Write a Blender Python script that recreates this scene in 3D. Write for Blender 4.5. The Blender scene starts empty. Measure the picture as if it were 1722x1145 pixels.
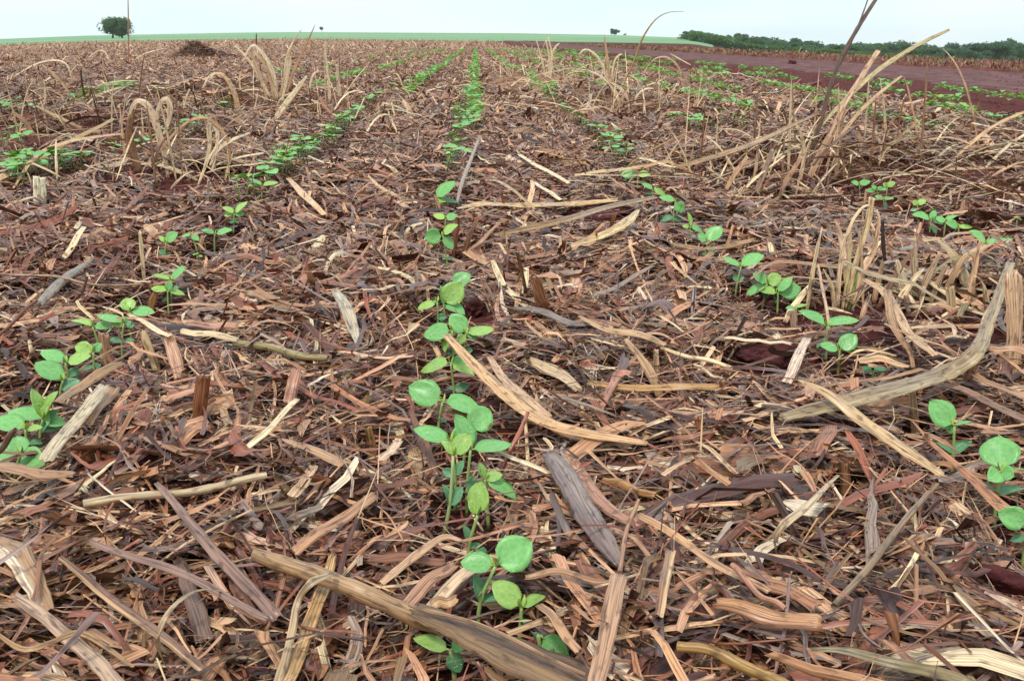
import bpy, math, random
import numpy as np
from mathutils import Vector

R = math.radians
scene = bpy.context.scene
C = scene.collection

# ------------------------------------------------------------------ camera
EYE = 0.36                                   # a crouching photographer
F = 1815.0                                   # focal length in pixels of the 1722 px wide photograph
HOR = 68.0                                   # eye level in the photograph
TH = math.atan((572.5 - HOR) / F)
cam_d = bpy.data.cameras.new('camera')
cam = bpy.data.objects.new('camera', cam_d)
C.objects.link(cam)
cam.location = (0, 0, EYE)
cam.rotation_euler = (math.pi / 2 - TH, 0, 0)
cam_d.sensor_width = 36
cam_d.lens = F / 1722 * 36
cam_d.clip_start = 0.02
cam_d.clip_end = 12000
scene.camera = cam

# ------------------------------------------------------------------ sky, sun, exposure
world = bpy.data.worlds.new('World')
scene.world = world
world.use_nodes = True
wn, wl = world.node_tree.nodes, world.node_tree.links
wn.clear()
w_out = wn.new('ShaderNodeOutputWorld')
SUN_EL, SUN_AZ = R(60), R(205)
sky = wn.new('ShaderNodeTexSky'); sky.sky_type = 'NISHITA'; sky.sun_disc = False
sky.sun_elevation = SUN_EL; sky.sun_rotation = SUN_AZ
b_sky = wn.new('ShaderNodeBackground'); b_sky.inputs['Strength'].default_value = 0.08
wl.new(sky.outputs[0], b_sky.inputs[0])
tc = wn.new('ShaderNodeTexCoord')
mp = wn.new('ShaderNodeMapping'); mp.inputs['Scale'].default_value = (1.2, 1.2, 7.0)
nz = wn.new('ShaderNodeTexNoise'); nz.inputs['Scale'].default_value = 1.6; nz.inputs['Detail'].default_value = 6
wl.new(tc.outputs['Generated'], mp.inputs['Vector']); wl.new(mp.outputs[0], nz.inputs['Vector'])
cr = wn.new('ShaderNodeValToRGB')
cr.color_ramp.elements[0].position = 0.36; cr.color_ramp.elements[0].color = (0.74, 0.92, 0.96, 1)
cr.color_ramp.elements[1].position = 0.62; cr.color_ramp.elements[1].color = (0.95, 0.99, 1.0, 1)
wl.new(nz.outputs['Fac'], cr.inputs[0])
b_cl = wn.new('ShaderNodeBackground'); b_cl.inputs['Strength'].default_value = 0.79
wl.new(cr.outputs[0], b_cl.inputs[0])
mxw = wn.new('ShaderNodeMixShader'); mxw.inputs[0].default_value = 0.92
wl.new(b_sky.outputs[0], mxw.inputs[1]); wl.new(b_cl.outputs[0], mxw.inputs[2]); wl.new(mxw.outputs[0], w_out.inputs[0])

sd = bpy.data.lights.new('sun', 'SUN'); sun = bpy.data.objects.new('sun', sd); C.objects.link(sun)
sd.energy = 1.5; sd.angle = R(10); sd.color = (1.0, 0.96, 0.9)
sdir = Vector((math.sin(SUN_AZ) * math.cos(SUN_EL), math.cos(SUN_AZ) * math.cos(SUN_EL), math.sin(SUN_EL)))
sun.rotation_euler = sdir.to_track_quat('Z', 'Y').to_euler()
scene.view_settings.view_transform = 'Standard'
scene.view_settings.look = 'None'
scene.view_settings.exposure = 0.55
scene.view_settings.gamma = 1.0
scene.cycles.max_bounces = 5
scene.cycles.diffuse_bounces = 2
scene.cycles.glossy_bounces = 2
scene.cycles.transmission_bounces = 3
scene.cycles.volume_bounces = 2

rng = np.random.default_rng(11)
random.seed(5)


def sm(a, b, x):
    t = np.clip((x - a) / (b - a), 0, 1)
    return t * t * (3 - 2 * t)


# ------------------------------------------------------------------ the lie of the land
ROWS = [-1.86, -1.14, -0.45, -0.02, 0.42, 0.90, 1.36, 1.82, 2.26, 2.70, 3.15]
SLOPE = -0.032


def rowx(k, y):
    return ROWS[k] + SLOPE * y


def wav(seed, n, lmin, lmax):
    r = np.random.default_rng(seed)
    lam = lmin * (lmax / lmin) ** r.random(n)
    a = r.random(n) * 2 * np.pi
    return np.cos(a) * 2 * np.pi / lam, np.sin(a) * 2 * np.pi / lam, r.random(n) * 6.28, (lam / lmax) ** 0.7


W1 = wav(3, 18, 0.12, 0.9)
W2 = wav(8, 12, 1.5, 9.0)


def wsum(W, x, y):
    s = 0
    for a, b, c, d in zip(*W):
        s = s + d * np.sin(a * x + b * y + c)
    return s / math.sqrt(len(W[0]))


PILES = [(-1.72, 4.4, .5, .35, .10), (-1.5, 6.0, .8, .4, .09), (-1.28, 5.8, .45, .35, .06), (.95, 3.1, .4, .25, .07),
         (1.25, 2.75, .35, .3, .05), (1.75, 3.35, .6, .25, .07), (.62, 1.52, .16, .15, .03), (.66, 1.22, .14, .12, .03),
         (.5, 6.3, .4, .4, .08), (.2, 9.0, .5, .8, .10), (-.9, 2.95, .25, .2, .03), (-2.6, 5.5, .8, .5, .10)]
CX = np.array([-4000, -400, 0, 140, 400, 500, 860, 1040, 1160, 1300, 1722, 2300, 6000.])
C7 = np.array([70, 69, 67.6, 62.9, 58.2, 57.2, 58.6, 61.5, 66, 72, 84, 90, 95.])
C1 = np.array([80, 78, 76, 71.5, 67.5, 66.5, 70.5, 72.5, 74.5, 78, 88, 95, 100.])
F2 = F / math.cos(TH)


def ground(x, y):
    x = np.asarray(x, float); y = np.asarray(y, float)
    r = np.hypot(x, y)
    yy = np.maximum(y, 0.05 * r + 1e-6)
    p = 861 + F2 * x / yy
    z7 = EYE + (HOR - np.interp(p, CX, C7)) / F2 * 700
    z1 = EYE + (HOR - np.interp(p, CX, C1)) / F2 * 140
    z = np.where(r < 140, z1 * sm(35, 140, r), z1 + (z7 - z1) * sm(140, 700, r))
    z = np.where(r > 700, z7 - sm(700, 2500, r) * 30, z)
    xr = x - SLOPE * y
    z = z - 0.046 * np.maximum(0, xr - 7.4) * sm(1150, 1270, p) * (1 - 0.6 * sm(350, 900, r))
    # micro relief only inside the trashy field
    m = (1 - sm(2.9, 3.5, xr)) * (1 - sm(30, 60, r))
    furrow = 0
    for c in ROWS:
        furrow = furrow - 0.016 * np.exp(-((xr - c) / 0.05) ** 2)
    z = z + m * (0.012 * wsum(W1, x, y) + 0.03 * sm(3, 8, r) * wsum(W2, x, y) + furrow)
    for (a, b, s1, s2, h) in PILES:
        z = z + h * np.exp(-((x - a) / s1) ** 2 - ((y - b) / s2) ** 2) * m
    # tilled edge between the field and the road
    z = z + 0.012 * sm(2.3, 2.8, xr) * (1 - sm(3.3, 3.6, xr)) * wsum(W1, x * 2, y * 2) * (1 - sm(30, 60, r))
    return z


def ray(px, py):
    a = (px - 861) / F; b = -(py - 572.5) / F
    return np.array([a, math.cos(TH) + b * math.sin(TH), -math.sin(TH) + b * math.cos(TH)])


def G(px, py, h=0.0):
    """the point of the ground (plus height h) that this line of sight meets"""
    d = ray(px, py)
    if d[2] > -1e-3:
        t = 200.0
    else:
        t = (EYE - h) / -d[2]
    for _ in range(14):
        z = float(ground(d[0] * t, d[1] * t)) + h
        tn = (EYE - z) / -d[2]
        t = 0.5 * t + 0.5 * max(tn, 0.2)
    return Vector((d[0] * t, d[1] * t, EYE + d[2] * t))


def Q(px, py, Y):
    """point on this line of sight at distance Y ahead"""
    d = ray(px, py); t = Y / d[1]
    return Vector((d[0] * t, Y, EYE + d[2] * t))


def mpp(Y):                                   # metres per photo pixel
    return Y * math.cos(TH) / F * 1.03


# ------------------------------------------------------------------ helpers
def tag(o, label=None, cat=None, group=None, kind=None):
    if label: o['label'] = label
    if cat: o['category'] = cat
    if group: o['group'] = group
    if kind: o['kind'] = kind
    return o


def empty(name, loc=(0, 0, 0)):
    o = bpy.data.objects.new(name, None); C.objects.link(o); o.location = loc
    o.empty_display_size = 0.02
    return o


def mesh_obj(name, verts, faces, mat, parent=None, uvs=None, cols=None, smooth=True):
    """verts (N,3) world coordinates, faces list/array, per-vertex uvs and colours"""
    verts = np.asarray(verts, dtype=np.float32).reshape(-1, 3)
    me = bpy.data.meshes.new(name)
    if isinstance(faces, np.ndarray):
        n = faces.shape[1]; nf = faces.shape[0]
        me.vertices.add(len(verts)); me.vertices.foreach_set('co', verts.ravel())
        me.loops.add(nf * n); me.loops.foreach_set('vertex_index', faces.astype(np.int32).ravel())
        me.polygons.add(nf)
        me.polygons.foreach_set('loop_start', np.arange(0, nf * n, n, dtype=np.int32))
        me.update(calc_edges=True)
    else:
        me.from_pydata(verts.tolist(), [], [list(f) for f in faces]); me.update()
    if uvs is not None:
        ul = me.uv_layers.new(name='UVMap')
        li = np.empty(len(me.loops), dtype=np.int32); me.loops.foreach_get('vertex_index', li)
        ul.data.foreach_set('uv', np.asarray(uvs, np.float32)[li].ravel())
    if cols is not None:
        ca = me.color_attributes.new('Col', 'FLOAT_COLOR', 'POINT')
        c4 = np.ones((len(verts), 4), np.float32); c4[:, :3] = cols
        ca.data.foreach_set('color', c4.ravel())
    me.materials.append(mat)
    if smooth:
        me.polygons.foreach_set('use_smooth', np.ones(len(me.polygons), dtype=bool))
    o = bpy.data.objects.new(name, me); C.objects.link(o)
    if parent is not None:
        o.parent = parent
        o.matrix_parent_inverse.identity()
        pl = Vector(parent.location) if parent.parent is None else Vector(parent.location) + Vector(parent.parent.location)
        if pl.length > 0:
            me.transform(__import__('mathutils').Matrix.Translation(-pl))
    return o


def s2l(r, g, b):
    f = lambda c: (c / 255 / 12.92) if c / 255 <= 0.04045 else ((c / 255 + 0.055) / 1.055) ** 2.4
    return (f(r), f(g), f(b))


def newmat(name):
    m = bpy.data.materials.new(name); m.use_nodes = True
    n, l = m.node_tree.nodes, m.node_tree.links
    b = n['Principled BSDF']
    return m, n, l, b


def straw_material():
    m, n, l, b = newmat('dry_straw')
    uv = n.new('ShaderNodeUVMap'); uv.uv_map = 'UVMap'
    at = n.new('ShaderNodeAttribute'); at.attribute_name = 'Col'
    m1 = n.new('ShaderNodeMapping'); m1.inputs['Scale'].default_value = (1000, 22, 1)
    n1 = n.new('ShaderNodeTexNoise'); n1.inputs['Scale'].default_value = 1; n1.inputs['Detail'].default_value = 3
    l.new(uv.outputs[0], m1.inputs[0]); l.new(m1.outputs[0], n1.inputs['Vector'])
    r1 = n.new('ShaderNodeValToRGB')
    r1.color_ramp.elements[0].position = .34; r1.color_ramp.elements[0].color = (.30, .26, .26, 1)
    r1.color_ramp.elements[1].position = .60; r1.color_ramp.elements[1].color = (1.4, 1.38, 1.34, 1)
    l.new(n1.outputs['Fac'], r1.inputs[0])
    m2 = n.new('ShaderNodeMapping'); m2.inputs['Scale'].default_value = (260, 70, 1)
    n2 = n.new('ShaderNodeTexNoise'); n2.inputs['Scale'].default_value = 1; n2.inputs['Detail'].default_value = 4
    l.new(uv.outputs[0], m2.inputs[0]); l.new(m2.outputs[0], n2.inputs['Vector'])
    r2 = n.new('ShaderNodeValToRGB')
    r2.color_ramp.elements[0].position = .34; r2.color_ramp.elements[0].color = (.30, .22, .2, 1)
    r2.color_ramp.elements[1].position = .46; r2.color_ramp.elements[1].color = (1.1, 1.1, 1.1, 1)
    l.new(n2.outputs['Fac'], r2.inputs[0])
    x1 = n.new('ShaderNodeMixRGB'); x1.blend_type = 'MULTIPLY'; x1.inputs[0].default_value = .8
    l.new(at.outputs['Color'], x1.inputs[1]); l.new(r1.outputs[0], x1.inputs[2])
    x2 = n.new('ShaderNodeMixRGB'); x2.blend_type = 'MULTIPLY'; x2.inputs[0].default_value = .75
    l.new(x1.outputs[0], x2.inputs[1]); l.new(r2.outputs[0], x2.inputs[2])
    l.new(x2.outputs[0], b.inputs['Base Color'])
    b.inputs['Roughness'].default_value = .36
    b.inputs['Specular IOR Level'].default_value = .62
    bp = n.new('ShaderNodeBump'); bp.inputs['Strength'].default_value = .7; bp.inputs['Distance'].default_value = .0007
    l.new(n1.outputs['Fac'], bp.inputs['Height']); l.new(bp.outputs[0], b.inputs['Normal'])
    return m


def leaf_material(name, col, back, rough=.34, vein=True):
    m, n, l, b = newmat(name)
    uv = n.new('ShaderNodeUVMap'); uv.uv_map = 'UVMap'
    at = n.new('ShaderNodeAttribute'); at.attribute_name = 'Col'
    ns = n.new('ShaderNodeTexNoise'); ns.inputs['Scale'].default_value = 7; ns.inputs['Detail'].default_value = 4
    l.new(uv.outputs[0], ns.inputs['Vector'])
    r = n.new('ShaderNodeValToRGB')
    r.color_ramp.elements[0].position = .3; r.color_ramp.elements[0].color = (.78, .82, .78, 1)
    r.color_ramp.elements[1].position = .7; r.color_ramp.elements[1].color = (1.15, 1.12, 1.1, 1)
    l.new(ns.outputs['Fac'], r.inputs[0])
    # herringbone of fine veins: |u-.5| slanting against v
    sp = n.new('ShaderNodeSeparateXYZ'); l.new(uv.outputs[0], sp.inputs[0])
    def mth(op, a, c=None):
        k = n.new('ShaderNodeMath'); k.operation = op
        for i, q in enumerate((a, c)):
            if q is None: continue
            if isinstance(q, (int, float)): k.inputs[i].default_value = q
            else: l.new(q, k.inputs[i])
        return k.outputs[0]
    au = mth('ABSOLUTE', mth('SUBTRACT', sp.outputs[0], .5))
    w = mth('SINE', mth('MULTIPLY', mth('SUBTRACT', sp.outputs[1], mth('MULTIPLY', au, .9)), 44))
    vein_f = mth('MULTIPLY', mth('SUBTRACT', w, .8), 1.6)
    mid = mth('SUBTRACT', 1, mth('MULTIPLY', au, 45))
    vf = mth('MAXIMUM', vein_f, mid)
    cl = n.new('ShaderNodeClamp'); l.new(vf, cl.inputs[0])
    x0 = n.new('ShaderNodeMixRGB'); x0.blend_type = 'MULTIPLY'; x0.inputs[0].default_value = 1
    l.new(at.outputs['Color'], x0.inputs[1]); l.new(r.outputs[0], x0.inputs[2])
    x1 = n.new('ShaderNodeMixRGB'); x1.inputs[2].default_value = (*back, 1)
    sc = mth('MULTIPLY', cl.outputs[0], .32 if vein else 0)
    l.new(sc, x1.inputs[0]); l.new(x0.outputs[0], x1.inputs[1])
    l.new(x1.outputs[0], b.inputs['Base Color'])
    b.inputs['Roughness'].default_value = rough
    b.inputs['Specular IOR Level'].default_value = .45
    tr = n.new('ShaderNodeBsdfTranslucent'); tr.inputs['Color'].default_value = (.30, .52, .05, 1)
    ms = n.new('ShaderNodeMixShader'); ms.inputs[0].default_value = .24
    l.new(b.outputs[0], ms.inputs[1]); l.new(tr.outputs[0], ms.inputs[2])
    l.new(ms.outputs[0], n['Material Output'].inputs[0])
    bp = n.new('ShaderNodeBump'); bp.inputs['Strength'].default_value = .25; bp.inputs['Distance'].default_value = .0008
    l.new(ns.outputs['Fac'], bp.inputs['Height']); l.new(bp.outputs[0], b.inputs['Normal'])
    return m


def noise_material(name, stops, scale, rough=.9, detail=8, bump=.02, bscale=None, coord='Object', stretch=(1, 1, 1)):
    m, n, l, b = newmat(name)
    t = n.new('ShaderNodeTexCoord'); mpn = n.new('ShaderNodeMapping'); mpn.inputs['Scale'].default_value = stretch
    ns = n.new('ShaderNodeTexNoise'); ns.inputs['Scale'].default_value = scale; ns.inputs['Detail'].default_value = detail
    ns.inputs['Roughness'].default_value = .65
    l.new(t.outputs[coord], mpn.inputs[0]); l.new(mpn.outputs[0], ns.inputs['Vector'])
    r = n.new('ShaderNodeValToRGB')
    while len(r.color_ramp.elements) < len(stops): r.color_ramp.elements.new(.5)
    for e, (p, c) in zip(r.color_ramp.elements, stops):
        e.position = p; e.color = (*c, 1)
    l.new(ns.outputs['Fac'], r.inputs[0]); l.new(r.outputs[0], b.inputs['Base Color'])
    b.inputs['Roughness'].default_value = rough
    b.inputs['Specular IOR Level'].default_value = .25
    if bump:
        n3 = n.new('ShaderNodeTexNoise'); n3.inputs['Scale'].default_value = bscale or scale * 4; n3.inputs['Detail'].default_value = 6
        l.new(mpn.outputs[0], n3.inputs['Vector'])
        bp = n.new('ShaderNodeBump'); bp.inputs['Strength'].default_value = .8; bp.inputs['Distance'].default_value = bump
        l.new(n3.outputs['Fac'], bp.inputs['Height']); l.new(bp.outputs[0], b.inputs['Normal'])
    return m


STRAW = straw_material()
LEAF = leaf_material('seedling_leaf', (1, 1, 1), s2l(168, 212, 150))
FARLEAF = leaf_material('distant_foliage', (1, 1, 1), (.1, .2, .05), rough=.7, vein=False)
SOIL = noise_material('red_soil', [(.3, s2l(62, 26, 26)), (.5, s2l(92, 42, 38)), (.72, s2l(128, 66, 58))], 14, bump=.01, bscale=60)


def ground_material():
    m, n, l, b = newmat('field_ground')
    t = n.new('ShaderNodeTexCoord')
    def nz(scale, detail=8, st=(1, 1, 1)):
        mm = n.new('ShaderNodeMapping'); mm.inputs['Scale'].default_value = st
        k = n.new('ShaderNodeTexNoise'); k.inputs['Scale'].default_value = scale; k.inputs['Detail'].default_value = detail
        k.inputs['Roughness'].default_value = .7
        l.new(t.outputs['Object'], mm.inputs[0]); l.new(mm.outputs[0], k.inputs['Vector']); return k.outputs['Fac']
    def ramp(v, stops):
        r = n.new('ShaderNodeValToRGB')
        while len(r.color_ramp.elements) < len(stops): r.color_ramp.elements.new(.5)
        for e, (p, c) in zip(r.color_ramp.elements, stops): e.position = p; e.color = (*c, 1)
        l.new(v, r.inputs[0]); return r.outputs[0]
    soil = ramp(nz(13), [(.3, s2l(58, 24, 25)), (.5, s2l(88, 40, 37)), (.72, s2l(122, 62, 55))])
    litter = ramp(nz(9, 12), [(.34, s2l(84, 52, 44)), (.46, s2l(132, 92, 74)), (.56, s2l(168, 128, 102)), (.68, s2l(206, 172, 138))])
    at = n.new('ShaderNodeAttribute'); at.attribute_name = 'Col'
    sp = n.new('ShaderNodeSeparateColor'); l.new(at.outputs['Color'], sp.inputs[0])
    x = n.new('ShaderNodeMixRGB'); l.new(sp.outputs[0], x.inputs[0]); l.new(soil, x.inputs[1]); l.new(litter, x.inputs[2])
    l.new(x.outputs[0], b.inputs['Base Color'])
    b.inputs['Roughness'].default_value = .9; b.inputs['Specular IOR Level'].default_value = .2
    bp = n.new('ShaderNodeBump'); bp.inputs['Strength'].default_value = .9; bp.inputs['Distance'].default_value = .015
    l.new(nz(45), bp.inputs['Height']); l.new(bp.outputs[0], b.inputs['Normal'])
    return m


# ------------------------------------------------------------------ ground sheet, road, bank, green field
def grid_faces(nr, nc):
    i = np.arange(nr - 1)[:, None]; j = np.arange(nc - 1)[None, :]
    a = i * nc + j
    return np.stack([a, a + 1, a + nc + 1, a + nc], -1).reshape(-1, 4)


def straw_cover(x, y):
    xr = x - SLOPE * y
    r = np.hypot(x, y)
    edge = 2.35 + .25 * wsum(W2, x * 2, y * .7) - .5 * sm(30, 90, r)
    return 1 - sm(edge - .35, edge + .3, xr)


rr = np.concatenate([[0.0], np.geomspace(.12, 1600, 520)])
aa = np.radians(np.linspace(-112, 112, 430))
Rg, Ag = np.meshgrid(rr, aa, indexing='ij')
gx, gy = Rg * np.sin(Ag), Rg * np.cos(Ag)
gz = ground(gx, gy)
cov = straw_cover(gx, gy)
far = sm(2.5, 8, Rg) * cov
gc = np.stack([far, far, far], -1).reshape(-1, 3)
tag(mesh_obj('ground', np.stack([gx, gy, gz], -1).reshape(-1, 3), grid_faces(*gx.shape)[:, ::-1], ground_material(), cols=gc), kind='structure')

ROAD0, ROAD1 = 3.9, 6.25
ys = np.concatenate([np.linspace(-6, 2, 20), np.geomspace(2.2, 180, 160)])
xs = np.linspace(0, 1, 36)
Yg, Ug = np.meshgrid(ys, xs, indexing='ij')
Xr = ROAD0 + (ROAD1 - ROAD0) * Ug + (.10 * np.sin(Yg * 1.3) + .06 * np.sin(Yg * 3.7 + 1) + .03 * np.sin(Yg * 9.1)) * (1 - Ug)
X = Xr + SLOPE * Yg
rz = ground(X, Yg) + .005 + .0003 * np.abs(Yg) - .03 * (1 - sm(0, .06, Ug)) - .03 * sm(.96, 1, Ug) + .006 * wsum(W1, X * 1.5, Yg * 1.5) * (1 - sm(20, 50, Yg)) - .012 * np.exp(-((Xr - 4.3) / .2) ** 2) * 0 + .004 * np.sin(Xr * 9 + .3 * np.sin(Yg))
ROADM = noise_material('packed_red_earth', [(.3, s2l(70, 36, 36)), (.48, s2l(98, 62, 62)), (.7, s2l(128, 92, 91))], 2.6, bump=.006, bscale=40, stretch=(2.5, .6, 1))
tag(mesh_obj('dirt_road', np.stack([X, Yg, rz], -1).reshape(-1, 3), grid_faces(*X.shape), ROADM), kind='structure')

# raised bank beyond the road
bs = np.array([6.2, 6.28, 6.36, 6.45, 6.55, 6.7, 6.9, 7.2, 7.6, 8.2, 9.0, 10, 11.5])
bh = np.array([-.02, .012, .03, .045, .055, .065, .07, .07, .06, .04, .02, -.02, -.1])
ys = np.concatenate([np.linspace(-4, 2, 16), np.geomspace(2.1, 170, 300)])
Yg, Ug = np.meshgrid(ys, bs, indexing='ij'); Hg = np.broadcast_to(bh, Yg.shape)
X = Ug + .05 * np.sin(Yg * 2.1) + .04 * np.sin(Yg * 5.3) + SLOPE * Yg
bz = ground(X, Yg) + Hg * (1 + .15 * np.sin(Yg * 3.1) * np.sin(Ug * 4)) + .012 * wsum(W1, X * 2, Yg * 2)
BANKM = noise_material('bank_soil', [(.3, s2l(66, 30, 28)), (.5, s2l(104, 56, 46)), (.7, s2l(140, 92, 66))], 12, bump=.02, bscale=40)
tag(mesh_obj('field_bank', np.stack([X, Yg, bz], -1).reshape(-1, 3), grid_faces(*X.shape), BANKM), kind='structure')

# green crop field on the rise, from about 150 m outwards
pp = np.concatenate([np.linspace(-2600, 1150, 150), np.linspace(1156, 1200, 12)])
rad = np.geomspace(146, 1200, 100)
Rq, Pq = np.meshgrid(rad, pp, indexing='ij')
tx = (Pq - 861) / F2
cx = Rq * tx / np.sqrt(1 + tx * tx); cy = Rq / np.sqrt(1 + tx * tx)
cz = ground(cx, cy) + .01 + .0008 * (Rq - 140)
m, n, l, b = newmat('green_crop')
t = n.new('ShaderNodeTexCoord')
mm = n.new('ShaderNodeMapping'); mm.inputs['Rotation'].default_value = (0, 0, R(20)); mm.inputs['Scale'].default_value = (.01, .06, .1)
k = n.new('ShaderNodeTexNoise'); k.inputs['Scale'].default_value = 1.0; k.inputs['Detail'].default_value = 6
l.new(t.outputs['Object'], mm.inputs[0]); l.new(mm.outputs[0], k.inputs['Vector'])
r = n.new('ShaderNodeValToRGB')
r.color_ramp.elements[0].position = .35; r.color_ramp.elements[0].color = (*s2l(104, 142, 106), 1)
r.color_ramp.elements[1].position = .65; r.color_ramp.elements[1].color = (*s2l(138, 172, 132), 1)
l.new(k.outputs['Fac'], r.inputs[0]); l.new(r.outputs[0], b.inputs['Base Color']); b.inputs['Roughness'].default_value = 1
b.inputs['Specular IOR Level'].default_value = .1
tag(mesh_obj('green_field', np.stack([cx, cy, cz], -1).reshape(-1, 3), grid_faces(*cx.shape)[:, ::-1], m), kind='structure')


# ------------------------------------------------------------------ straw mulch: every shred a curved strip
PAL = np.array([s2l(*c) for c in [
    (222, 190, 154), (200, 162, 126), (180, 138, 106), (158, 114, 86), (134, 88, 68), (140, 82, 62),
    (108, 66, 54), (84, 50, 45), (132, 112, 108), (106, 88, 88), (162, 144, 132), (240, 218, 188), (60, 38, 38), (124, 98, 68)]])
PALW = np.array([.075, .11, .15, .15, .14, .08, .10, .08, .045, .04, .04, .035, .06, .06]); PALW = PALW / PALW.sum()
BARE = []                                    # (x, y, radius) where the soil shows


def keep_mask(x, y):
    xr = x - SLOPE * y
    d = np.min(np.abs(xr[:, None] - np.array(ROWS)[None, :]), 1)
    k = 1 - .72 * np.exp(-(d / .045) ** 2)
    for bx, by, br in BARE:
        k = k * (1 - .97 * np.exp(-(((x - bx) ** 2 + (y - by) ** 2) / br ** 2) ** 2))
    k = k * (1 - .85 * sm(.75, 1.25, wsum(WC, x * 1.7 + 3, y * 1.3)) * sm(1.2, 2.5, y))
    return k * straw_cover(x, y)


def strips(cx, cy, cz, phi, L, w, pitch, bend, curl, roll, seg, cols, col, zscale=1.0):
    """a batch of narrow curved strips; returns verts, faces, uvs, colours"""
    N = len(cx)
    t = np.linspace(-.5, .5, seg + 1)
    s = t[None, :] * L[:, None]                                   # along
    # heading drifts along the piece (side curl) and the piece arches (bend)
    hx = s - 0
    side = bend[:, None] * (t[None, :] ** 2 - .08) * L[:, None]
    side = side + (.018 * L * rng.random(N))[:, None] * np.sin(6.28 * (t[None, :] * (.8 + 2 * rng.random(N))[:, None] + rng.random(N)[:, None]))
    up = (.02 * L * rng.random(N))[:, None] * np.sin(6.28 * (t[None, :] * (.8 + 2.5 * rng.random(N))[:, None] + rng.random(N)[:, None])) + curl[:, None] * (.12 - t[None, :] ** 2) * L[:, None] + np.sin(pitch)[:, None] * s
    tw = roll[:, None] + (rng.random(N)[:, None] - .5) * 1.2 * t[None, :]
    dx, dy = np.cos(phi)[:, None], np.sin(phi)[:, None]
    axx = cx[:, None] + hx * dx - side * dy
    axy = cy[:, None] + hx * dy + side * dx
    axz = cz[:, None] + up * zscale
    prof = np.linspace(-.5, .5, cols + 1)
    endt = np.ones(seg + 1); 
    wid = w[:, None] * (1 - .25 * (2 * np.abs(t)[None, :]) ** 4 * rng.random(N)[:, None])
    tap = rng.random(N) < .3
    wid = wid * np.where(tap[:, None], np.clip(1.15 - (t[None, :] + .5), .12, 1), 1)
    P = prof[None, None, :]
    ct, st = np.cos(tw)[:, :, None], np.sin(tw)[:, :, None]
    off = P * wid[:, :, None]
    cup = (.25 - P ** 2) * wid[:, :, None] * (.9 * rng.random(N) - .1)[:, None, None] * (1 if cols > 1 else 0)
    lat = off * ct - cup * st
    ver = off * st + cup * ct
    # ragged ends
    rag = np.zeros((N, seg + 1, cols + 1))
    rag[:, 0, :] = rng.random((N, cols + 1)) * np.minimum(w * 1.8, .014)[:, None]
    rag[:, -1, :] = -rng.random((N, cols + 1)) * np.minimum(w * 1.8, .014)[:, None]
    vx = axx[:, :, None] - lat * dy[:, :, None] + rag * dx[:, :, None]
    vy = axy[:, :, None] + lat * dx[:, :, None] + rag * dy[:, :, None]
    vz = axz[:, :, None] + ver
    V = np.stack([vx, vy, vz], -1).reshape(-1, 3)
    per = (seg + 1) * (cols + 1)
    base = grid_faces(seg + 1, cols + 1)
    Fc = (base[None] + (np.arange(N) * per)[:, None, None]).reshape(-1, 4)
    ou, ov = rng.random(N) * 20, rng.random(N) * 20
    U = np.stack([(off + ou[:, None, None]) + 0 * vx, (s + ov[:, None])[:, :, None] + 0 * vx], -1).reshape(-1, 2)
    Cc = np.repeat(col, per, axis=0)
    return V, Fc, U, Cc


def scatter(n, y0, y1, power, halfx, xmargin):
    """positions in the wedge in front of the camera, density ~ Y**-power per square metre"""
    q = rng.random(n)
    e = 2 - power
    y = (y0 ** e + q * (y1 ** e - y0 ** e)) ** (1 / e) if abs(e) > 1e-6 else y0 * (y1 / y0) ** q
    x = (rng.random(n) * 2 - 1) * (halfx * y + xmargin)
    return x, y


WT = wav(21, 14, .10, .5)
WC = wav(22, 14, .3, 1.6)


def heading(x, y):
    return 1.6 * wsum(WT, x, y) + 1.2 * wsum(WC, x, y)


def piece_colour(n, x, y):
    idx = rng.choice(len(PAL), n, p=PALW)
    # local drift of the palette: some places redder, some greyer, some paler
    a = wsum(WC, x + 9, y)
    grey = (a > .55) & (rng.random(n) < .45)
    idx = np.where(grey, rng.choice([8, 9, 10, 13], n), idx)
    red = (a < -.5) & (rng.random(n) < .4)
    idx = np.where(red, rng.choice([5, 6, 4, 7], n), idx)
    c = PAL[idx] * (.75 + .5 * rng.random(n))[:, None]
    c = c * (1 + .025 * rng.standard_normal((n, 3)))
    c = c * np.array([.95, .85, .79])
    return np.clip(c, .01, (.66, .52, .38))


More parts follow.
